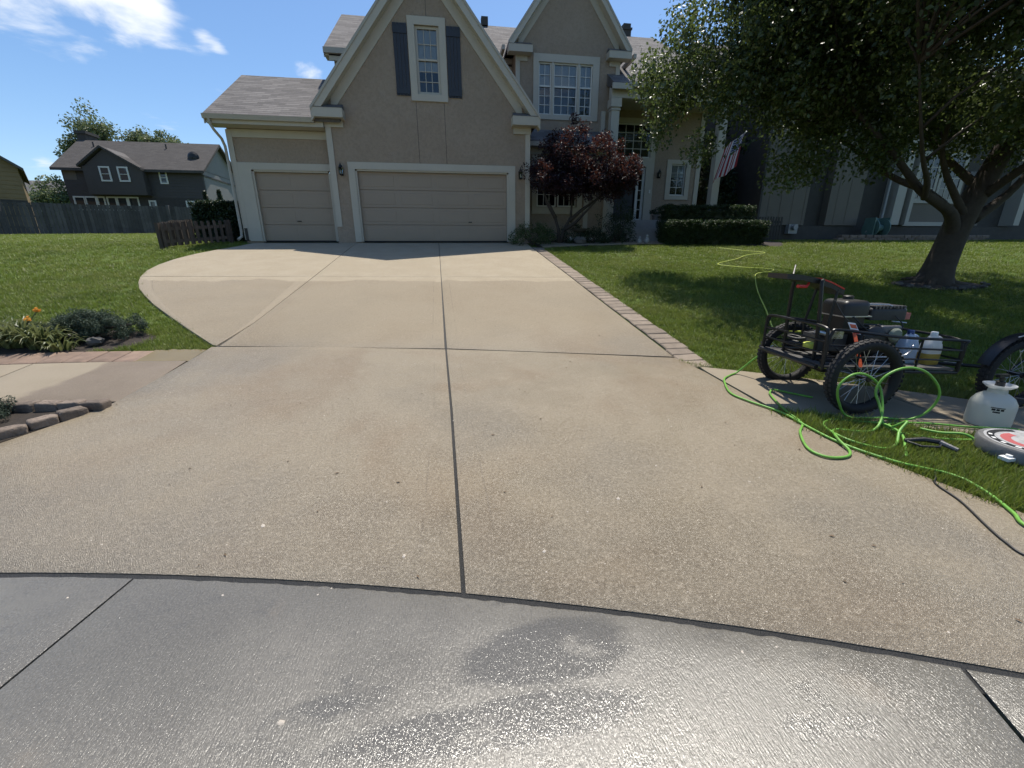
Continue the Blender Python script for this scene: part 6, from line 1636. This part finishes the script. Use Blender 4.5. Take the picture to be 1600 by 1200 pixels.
def washer():
    t = thing('pressure_washer', 'black engine pressure washer with tall handle strapped on the trailer', 'pressure washer', CART_LOC, None, CART_ROT)
    zb = .42
    f = MB()
    for y in (-.24, .24): f.tube([(-.34,y,zb+.02),(.46,y,zb+.01)], .016, 8)
    for x in (-.34, .05, .46): f.tube([(x,-.24,zb+.02),(x,.24,zb+.02)], .016, 8)
    f.build('base_frame', 'frame_black', t, smooth='auto')
    # engine
    m = MB(); m.box(.02, .34, -.15, .17, zb+.03, .72); e = m.build('engine_block', 'engine_dark', t)
    q = MB()
    for k in range(9): q.box(.10, .36, -.17, .19, .50+k*.022, .508+k*.022)
    q.build('cooling_fins', 'engine_grey', e)
    q = MB(); q.lathe([(.16, 0), (.155, .05), (.12, .075), (.05, .08)], (.17, -.165, .60), 20, 'y', 1, 1); 
    q.v = [(x, -.165-(y+.165), z) for x, y, z in q.v]; q.f = [f_[::-1] for f_ in q.f]; q.build('recoil_cover', 'plastic_black', e, smooth='auto')
    q = MB(); rbox(q, .20, .40, -.235, -.17, .60, .76, .02); a = q.build('air_filter_box', 'engine_grey', e, smooth='auto')
    q = MB(); q.lathe([(.0, 0), (.062, .0), (.066, .012), (.05, .03), (.0, .034)], (.33, -.237, .675), 18, 'y'); q.v = [(x, -.237-(y+.237), z) for x, y, z in q.v]; q.f = [f_[::-1] for f_ in q.f]; q.build('filter_knob', 'filter_green', a, smooth='auto')
    q = MB(); rbox(q, -.14, .13, -.16, .16, .83, .985, .055); k = q.build('fuel_tank', 'plastic_black', t, smooth='auto')
    s = MB(); s.box(-.145, .135, -.165, .165, .835, .845); s.build('tank_seam', 'aluminium', k)
    s = MB(); s.lathe([(.045, 0), (.045, .03), (.03, .038), (.0, .04)], (.03, .03, .983), 16); s.build('fuel_cap', 'plastic_black', k, smooth='auto')
    q = MB(); q.box(-.10, .10, -.13, .13, .70, .835); q.build('shroud', 'plastic_black', t)
    q = MB(); rbox(q, .15, .52, -.14, .14, .80, .92, .04); mu = q.build('muffler', 'engine_dark', t, smooth='auto')
    s = MB()
    for i in range(9): s.box(.17+i*.036, .19+i*.036, -.145, .145, .915, .932)
    s.build('heat_shield_slats', 'engine_grey', mu)
    s = MB(); s.box(.515, .575, -.11, .05, .80, .86); s.build('warning_label', 'label_red', mu)
    s = MB(); s.tube([(.12,-.12,.95),(.3,-.13,.945),(.45,-.12,.90)], .006, 6); s.build('control_rod', 'aluminium', t, smooth='auto')
    s = MB(); s.tube([(.36,-.15,.79),(.50,-.16,.775)], .006, 6); s.build('throttle_rod', 'aluminium', t, smooth='auto')
    # pump
    q = MB(); q.box(-.30, .0, -.10, .10, .50, .66); p = q.build('pump', 'engine_grey', t)
    s = MB(); s.tube([(-.36,-.13,.70),(-.22,-.14,.665)], .02, 8); s.build('outlet_pipe', 'aluminium', p, smooth='auto')
    s = MB(); s.box(-.22, -.10, -.16, -.11, .63, .70); s.build('unloader_valve', 'steel', p)
    s = MB(); s.lathe([(.05, 0), (.055, .05), (.03, .06)], (-.33, -.05, .52), 12); s.build('inlet_filter', 'hose_yellow', p, smooth='auto')
    # hanging tag and straps
    s = MB(); s.hexa([(-.11,-.262,.705),(-.02,-.262,.685),(-.02,-.258,.685),(-.11,-.258,.705),(-.15,-.232,.80),(-.075,-.232,.79),(-.075,-.228,.79),(-.15,-.228,.80)]); tg = s.build('instruction_tag', 'label_white', t)
    for z0, z1, mat in ((.702, .738, 'red_plastic'), (.75, .785, 'orange_strap')):
        s = MB(); f0 = (z0-.70)/.1; f1 = (z1-.70)/.1
        ya, yb = -.2645+.03*f0, -.2645+.03*f1
        s.hexa([(-.10-.04*f0,ya,z0),(-.035-.045*f0,ya,z0-.01),(-.035-.045*f0,ya+.002,z0-.01),(-.10-.04*f0,ya+.002,z0),(-.10-.04*f1,yb,z1),(-.035-.045*f1,yb,z1-.01),(-.035-.045*f1,yb+.002,z1-.01),(-.10-.04*f1,yb+.002,z1)]); s.build('tag_print', mat, tg)
    s = MB(); s.hexa([(-.12,-.43,.42),(-.085,-.43,.42),(-.085,-.425,.42),(-.12,-.425,.42),(-.10,-.26,.70),(-.065,-.26,.70),(-.065,-.255,.70),(-.10,-.255,.70)]); s.build('ratchet_strap', 'orange_strap', t)
    # handle: four posts and a broad curved top bar
    hp = MB()
    hp = MB(); hp.tube(smooth_path([(-.38,-.20,zb+.02),(-.40,-.20,.75),(-.43,-.17,1.14),(-.40,-.12,1.16),(-.40,.14,1.16),(-.43,.19,1.14),(-.40,.22,.75),(-.38,.22,zb+.02)], 4), .017, 8); hp.build('handle_frame', 'frame_black', t, smooth='auto')
    hp = MB(); hp.tube([(-.24,-.14,zb+.02),(-.26,-.14,.75),(-.22,-.12,1.09)], .013, 8); hp.build('handle_post', 'frame_black', t, smooth='auto')
    hp = MB(); hp.tube([(-.24,.16,zb+.02),(-.26,.16,.75),(-.22,.14,1.09)], .013, 8); hp.build('handle_post', 'frame_black', t, smooth='auto')
    prof = [(-.74, 1.235), (-.60, 1.225), (-.45, 1.195), (-.30, 1.15), (-.16, 1.085)]
    b = MB()
    for (xa, za), (xb, zb_) in zip(prof[:-1], prof[1:]):
        b.hexa([(xa,-.13,za-.045),(xb,-.13,zb_-.05),(xb,.15,zb_-.05),(xa,.15,za-.045),(xa,-.13,za),(xb,-.13,zb_),(xb,.15,zb_),(xa,.15,za)])
    top = b.build('console_bar', 'plastic_black', t, smooth='auto')
    b = MB()
    for (xa, za), (xb, zb_) in zip([(-.42, 1.189), (-.30, 1.151)], [(-.30, 1.151), (-.17, 1.092)]):
        b.hexa([(xa,-.135,za-.004),(xb,-.135,zb_-.004),(xb,.0,zb_-.004),(xa,.0,za-.004),(xa,-.135,za+.008),(xb,-.135,zb_+.008),(xb,.0,zb_+.008),(xa,.0,za+.008)])
    b.build('red_strip', 'red_plastic', top)
    b = MB(); b.tube([(-.64,-.15,1.125),(-.54,-.13,1.12),(-.50,-.1,1.15)], [.016, .014, .01], 8); b.build('red_knob', 'red_plastic', top, smooth='auto')
    b = MB(); b.tube([(-.52,.1,1.22),(-.44,.2,1.30)], .008, 6); b.build('lance_stub', 'metal_black', top, smooth='auto')
def cart_clutter():
    def lw(p):                      # trailer coordinates to the world
        c, s = math.cos(CART_ROT), math.sin(CART_ROT); return (CART_LOC[0]+p[0]*c-p[1]*s, CART_LOC[1]+p[0]*s+p[1]*c, CART_LOC[2]+p[2])
    pts = []
    for k in range(70):
        a = k*.27; rr = .15+.012*math.sin(k*.5); pts.append(lw((-.27+rr*math.cos(a)*.75, .20+rr*math.sin(a), .455+.0022*k+.006*math.sin(k*.9))))
    m = MB(); m.tube(pts, .013, 8); tag(m.build('hose_coil', 'hose_black', origin=pts[0], smooth=True), 'black hose coiled on the left end of the trailer deck', 'hose')
    t = thing('spray_wand', 'silver spray wand lying along the near trailer rail', 'spray wand', lw((-.35, -.36, .45)))
    m = MB(); m.tube(smooth_path([lw((-.38,-.34,.47)),lw((-.1,-.36,.49)),lw((.28,-.37,.50)),lw((.38,-.37,.53)),lw((.42,-.36,.60))], 4), .009, 8); m.build('tube', 'steel', t, smooth=True)
    m = MB(); m.tube([lw((-.42,-.33,.46)),lw((-.30,-.345,.475))], .017, 8); m.build('grip', 'plastic_black', t, smooth='auto')
    t2 = thing('tool_bucket', 'small black tool tray with white rag on the trailer deck', 'tray', lw((.60, .18, .40)))
    m = MB(); o = lw((.60, .18, .40)); m.lathe([(.11, 0), (.14, .15), (.146, .15), (.135, .14), (.10, .02), (.0, .02)], o, 20); m.build('tray', 'plastic_black', t2, smooth='auto')
    m = MB(); P = shell_points(14, (o[0], o[1], o[2]+.13), (.08, .08, .03), .2, 77); leaf_cloud('rag', P, np.full(len(P), .03), 10, .06, 'label_white', t2, seed=77)
    # fuel line, spark plug lead and throttle cable of the engine
    w = thing('cable_bundle', 'thin black cables draped over the trailer engine', 'cables', lw((.1, -.2, .72)))
    for c in ([(-.05,-.17,.84),(.02,-.21,.76),(.10,-.22,.70),(.16,-.19,.66)], [(.38,-.15,.84),(.43,-.2,.75),(.36,-.22,.62),(.30,-.19,.56)], [(-.30,-.20,1.0),(-.2,-.22,.86),(-.08,-.21,.78),(.05,-.2,.74),(.2,-.2,.77)], [(-.16,-.14,.62),(-.24,-.24,.57),(-.12,-.3,.50),(.06,-.3,.47),(.2,-.24,.50)]):
        m = MB(); m.tube(smooth_path([lw(p) for p in c], 5), .006, 6); m.build('cable', 'hose_black', w, smooth=True)
cart_clutter()
paint('filter_green', (.20, .22, .17), .6, .1, 9, .1, 60, objspace=True)
paint('label_red', (.40, .13, .11), .5, .1, 9, 0, objspace=True)
washer()

def jug(label, lx, ly, z, cap, body_mat, liquid=None, rot=0.0):
    c, s = math.cos(CART_ROT), math.sin(CART_ROT)
    wx, wy = CART_LOC[0]+lx*c-ly*s, CART_LOC[1]+lx*s+ly*c
    t = thing('jug', label, 'jug', (wx, wy, CART_LOC[2]+z), None, CART_ROT+rot)
    def body(zz0, zz1, e=0.0):
        m = MB(); lv = [(0, .070, .055), (.015, .078, .062), (.17, .078, .062), (.20, .070, .056), (.255, .036, .034), (.275, .024, .024), (.29, .023, .023)]
        lv = [(z_, a-e, b-e) for z_, a, b in lv if zz0-1e-6 <= z_ <= zz1+1e-6]
        if zz1 == .11 and lv[-1][0] < .11: lv.append((.11, .078-e, .062-e))
        if zz0 == .11: lv.insert(0, (.11, .078-e, .062-e))
        n = 24; b0 = len(m.v)
        for z_, a, b in lv:
            for k in range(n):
                an = 2*math.pi*k/n; cx, sy = math.cos(an), math.sin(an)
                q = .55; m.v.append((a*math.copysign(abs(cx)**q, cx), b*math.copysign(abs(sy)**q, sy), z_))
        for i in range(len(lv)-1):
            for k in range(n): m.f.append((b0+i*n+k, b0+i*n+(k+1) % n, b0+(i+1)*n+(k+1) % n, b0+(i+1)*n+k))
        m.f.append(tuple(b0+k for k in range(n-1, -1, -1))); m.f.append(tuple(b0+(len(lv)-1)*n+k for k in range(n)))
        return m
    if liquid:
        body(.11, .30).build('body', body_mat, t, smooth='auto'); body(0, .11).build('liquid_part', liquid, t, smooth='auto')
    else: body(0, .30).build('body', body_mat, t, smooth='auto')
    m = MB(); m.tube(smooth_path([(.03,0,.265),(.075,0,.25),(.085,0,.205),(.072,0,.165)], 4), .012, 8); m.build('handle', body_mat, t, smooth=True)
    m = MB(); m.lathe([(.027, .275), (.027, .305), (.024, .312), (.0, .313)], (0, 0, 0), 16); m.build('cap', cap, t, smooth='auto')
jug('bluish clear plastic jug with dark blue cap on the trailer', .53, -.20, .40, 'blue_cap', 'milky_blue')
jug('white plastic jug with yellow liquid in its lower half on the trailer', .715, -.25, .39, 'label_white', 'milky_plastic', 'milky_yellow')

def bicycle():
    b = (5.62, 3.06, 0.0)
    z0 = g1(5.6, 3.06)
    t = thing('bicycle', 'dark cargo bicycle with fat rear tyre cut off by the right edge', 'bicycle', (5.48, 3.08, z0), None, R(-6))
    spoked_wheel(t, 0, 0, .36, .36, .05); spoked_wheel(t, 1.15, 0, .36, .36, .05)
    f = MB(); f.tube([(0,-.07,.36),(.42,-.03,.30)], .011, 8); f.tube([(0,.07,.36),(.42,.03,.30)], .011, 8); f.tube([(0,-.07,.36),(.30,-.02,.72)], .010, 8); f.tube([(0,.07,.36),(.30,.02,.72)], .010, 8)
    f.tube([(.42,0,.30),(.27,0,.84)], .018, 8); f.tube([(.42,0,.30),(.98,0,.74)], .022, 8); f.tube([(.30,0,.70),(.97,0,.82)], .018, 8); f.tube([(.94,0,.92),(1.0,0,.70)], .02, 8)
    f.tube([(1.0,-.06,.70),(1.15,-.06,.36)], .012, 8); f.tube([(1.0,.06,.70),(1.15,.06,.36)], .012, 8)
    f.build('frame', 'frame_black', t, smooth='auto')
    m = MB(); m.hexa([(.10,-.09,.90),(.38,-.02,.90),(.38,.02,.90),(.10,.09,.90),(.11,-.08,.95),(.38,-.018,.93),(.38,.018,.93),(.11,.08,.95)]); m.build('saddle', 'plastic_black', t)
    m = MB(); m.tube(smooth_path([(.80,-.32,1.06),(.92,-.16,1.02),(.95,0,1.0),(.92,.16,1.02),(.80,.32,1.06)], 4), .012, 8); m.build('handlebar', 'frame_black', t, smooth='auto')
    m = MB(); n = 20; 
    for i in range(n+1):
        a = R(15 + 150*i/n); m.v += [(.40*math.cos(a), -.055, .36+.40*math.sin(a)), (.415*math.cos(a), 0, .36+.415*math.sin(a)), (.40*math.cos(a), .055, .36+.40*math.sin(a))]
    m.f = [(i*3+j, i*3+j+1, (i+1)*3+j+1, (i+1)*3+j) for i in range(n) for j in range(2)]; m.build('fender', 'plastic_black', t, smooth=True)
    m = MB(); m.tube(smooth_path([(-.22,-.075,.74),(-.12,-.085,.765),(.02,-.085,.72),(.10,-.085,.60)], 5), .006, 6); m.build('rack_stay', 'aluminium', t, smooth=True)
    m = MB(); m.tube(smooth_path([(-.16,-.085,.60),(-.06,-.085,.67),(0,-.085,.70)], 5), .005, 6); m.build('rack_brace', 'aluminium', t, smooth=True)
    m = MB(); m.lathe([(.0, -.05), (.09, -.05), (.095, -.045), (.09, -.04), (.0, -.04)], (.42, 0, .30), 20, 'y'); m.build('chainring', 'aluminium', t, smooth='auto')
    m = MB(); m.tube([(.42,-.07,.30),(.50,-.07,.15)], .009, 6); m.box(.45, .55, -.17, -.08, .135, .155); m.build('crank_pedal', 'plastic_black', t)
bicycle()

def sprayer():
    x, y = 4.74, 2.74; z = g1(x, y)
    t = thing('sprayer_tank', 'white plastic pump sprayer tank with funnel top beside the trailer', 'sprayer', (x, y, z))
    m = MB(); m.lathe([(.128, 0), (.146, .012), (.148, .05), (.148, .19), (.143, .215), (.118, .262), (.08, .292), (.064, .30), (.060, .335), (.060, .35)], (x, y, z), 32); m.build('tank', 'tank_plastic', t, smooth='auto')
    m = MB(); m.lathe([(.058, .335), (.075, .345), (.102, .366), (.105, .376), (.098, .376), (.07, .354), (.054, .352)], (x, y, z), 32); m.build('funnel_rim', 'milky_plastic', t, smooth='auto')
    m = MB(); m.lathe([(.03, .355), (.03, .40), (.016, .405), (.016, .44)], (x, y, z), 12); m.box(x-.055, x+.055, y-.014, y+.014, z+.44, z+.465); m.build('pump_handle', 'plastic_black', t, smooth='auto')
    # printed lettering block on the side facing the viewer
    def arc_patch(a0, a1, za, zb_, r, mat, name):
        m = MB(); n = 6
        for i in range(n+1):
            a = R(a0+(a1-a0)*i/n); m.v += [(x+r*math.cos(a), y+r*math.sin(a), z+za), (x+r*math.cos(a), y+r*math.sin(a), z+zb_)]
        m.f = [(i*2, i*2+2, i*2+3, i*2+1) for i in range(n)]; m.build(name, mat, t)
    a = -132
    for (o0, o1, za, zb_) in ((-20, 14, .192, .199), (-17, -8, .170, .188), (-6, 2, .170, .188), (4, 12, .170, .188), (-13, 4, .150, .163)): arc_patch(a+o0, a+o1, za, zb_, .1492, 'print_black', 'print')
    m = MB(); m.tube(smooth_path([(x+.11,y-.05,z+.26),(x+.26,y-.08,z+.22),(x+.25,y-.1,z+.06),(x+.12,y-.24,z+.012)], 5), .007, 7); m.build('spray_hose', 'hose_black', t, smooth=True)
sprayer()

def surface_cleaner():
    x, y = 4.23, 2.14; z = g1(x, y)+.03
    t = thing('surface_cleaner', 'round grey flat surface cleaner head with red ring on the grass strip', 'surface cleaner', (x, y, z))
    m = MB(); m.lathe([(.29, 0), (.30, .012), (.30, .085), (.29, .098), (.262, .103)], (x, y, z), 48); m.build('shroud', 'disc_side', t, smooth='auto')
    def ringdisc(r0, r1, zz, mat, name, a0=0, a1=360):
        m = MB(); n = 40
        for i in range(n+1):
            a = R(a0+(a1-a0)*i/n); m.v += [(x+r0*math.cos(a), y+r0*math.sin(a), z+zz), (x+r1*math.cos(a), y+r1*math.sin(a), z+zz)]
        m.f = [(i*2, i*2+1, i*2+3, i*2+2) for i in range(n)]; m.build(name, mat, t)
    ringdisc(.20, .262, .104, 'disc_grey', 'outer_label'); ringdisc(.205, .245, .1055, 'plastic_black', 'black_band', 60, 300)
    ringdisc(.12, .175, .1045, 'label_cleaner_red', 'red_ring', 80, 300); ringdisc(.0, .20, .1035, 'disc_grey', 'centre_label')
    for k in range(5): ringdisc(.215, .235, .1065, 'label_white', 'printed_mark', 120+k*22, 128+k*22)
    m = MB(); m.lathe([(.055, .103), (.055, .14), (.035, .15), (.03, .2)], (x, y, z), 16); m.tube([(x, y, z+.2), (x+.35, y+.1, z+.45), (x+.8, y+.25, z+.82)], .015, 8); m.build('swivel_lance', 'metal_black', t, smooth='auto')
    for a in (190, 250, 310):
        cx, cy = x+.31*math.cos(R(a)), y+.31*math.sin(R(a)); m = MB(); m.box(cx-.045, cx+.045, cy-.03, cy+.03, z+.02, z+.045); m.lathe([(.02, .045), (.018, .06), (.0, .062)], (cx, cy, z), 10); m.build('caster_bracket', 'label_white', t)
paint('disc_side', (.13, .13, .13), .5, .3, 14, .1, 60, objspace=True)
paint('disc_grey', (.36, .36, .36), .5, .35, 25, .1, 60, objspace=True)
paint('label_cleaner_red', (.42, .10, .10), .45, .1, 9, 0, objspace=True)
surface_cleaner()

def spray_gun():
    x, y = 3.56, 2.36; z = g1(x, y)+.03
    t = thing('spray_gun', 'black trigger spray gun lying on the grass by the hose', 'spray gun', (x, y, z))
    m = MB(); m.tube([(x-.09,y+.07,z+.025),(x+.02,y+.03,z+.04),(x+.12,y-.03,z+.035)], [.013, .02, .02], 8); m.build('barrel', 'plastic_black', t, smooth='auto')
    m = MB(); m.tube([(x-.09,y+.07,z+.02),(x-.05,y-.02,z+.012),(x+.06,y-.06,z+.015),(x+.11,y-.04,z+.03)], .009, 8); m.build('trigger_guard', 'plastic_black', t, smooth='auto')
    m = MB(); m.tube([(x+.10,y-.03,z+.035),(x+.13,y-.13,z+.015)], [.02, .017], 8); m.build('grip', 'engine_grey', t, smooth='auto')
spray_gun()

# ================================================================== LITTER ON THE CONCRETE
def debris():
    r = np.random.default_rng(5); V = []; F = []
    def bit(x, y, s, h):
        b = len(V); z = g1(x, y); a = r.uniform(0, 3.14); c, d = math.cos(a)*s, math.sin(a)*s; q = r.uniform(.4, 1)
        for u, w in ((-1, -q), (1, -q), (1, q), (-1, q)): V.append((x+u*c-w*d, y+u*d+w*c, z))
        V.append((x, y, z+h)); F.extend([(b, b+1, b+4), (b+1, b+2, b+4), (b+2, b+3, b+4), (b+3, b, b+4)])
    n = 0
    while n < 340:
        x, y = r.uniform(-3.5, 3.2), r.uniform(.9, 9)
        if in_poly(np.array([x]), np.array([y]), DRIVE_POLY)[0] or np.hypot(x-CX, y-CY) < RC-.1: bit(x, y, r.uniform(.002, .006), r.uniform(.002, .006)); n += 1
    for x, y in ((.44, 1.75), (-1.09, 2.2), (-.28, 1.84), (-.62, 1.1), (.99, 2.1)): bit(x, y, .011, .014)
    o = np_mesh('litter', np.array(V), np.array(F), 'grit'); o['kind'] = 'stuff'; tag(o, 'fine grit scattered over the driveway concrete', 'grit')
    V = []; F = []
    for i in range(46):
        x, y = (r.uniform(-3.2, 3.2), r.uniform(1.2, 7)) if i > 10 else ((2.05, 1.27), (1.79, 1.32), (2.32, 1.02), (2.0, 1.6), (2.15, 1.5), (1.4, 4.75), (1.45, 4.7), (-1.2, 2.0), (-1.3, 1.95), (-3.0, 4.05), (-3.05, 4.1))[i]
        if not in_poly(np.array([x]), np.array([y]), DRIVE_POLY)[0]: continue
        b = len(V); z = g1(x, y)+.003; a = r.uniform(0, 6.28); L = r.uniform(.008, .018); w = L*.4
        c, d = math.cos(a), math.sin(a)
        V += [(x-L*c, y-L*d, z), (x-w*d, y+w*c, z+.006), (x+L*c, y+L*d, z+.001), (x+w*d, y-w*c, z+.004)]; F.append((b, b+1, b+2, b+3))
    o = np_mesh('leaf_litter', np.array(V), np.array(F), 'dry_leaf'); o['kind'] = 'stuff'; tag(o, 'tiny dry leaf scraps scattered on the driveway', 'leaf litter')
paint('grit', (.45, .40, .34), .8, .3, 30, .2, 60); paint('dry_leaf', (.12, .08, .045), .8, .3, 30, .2, 60)
debris()
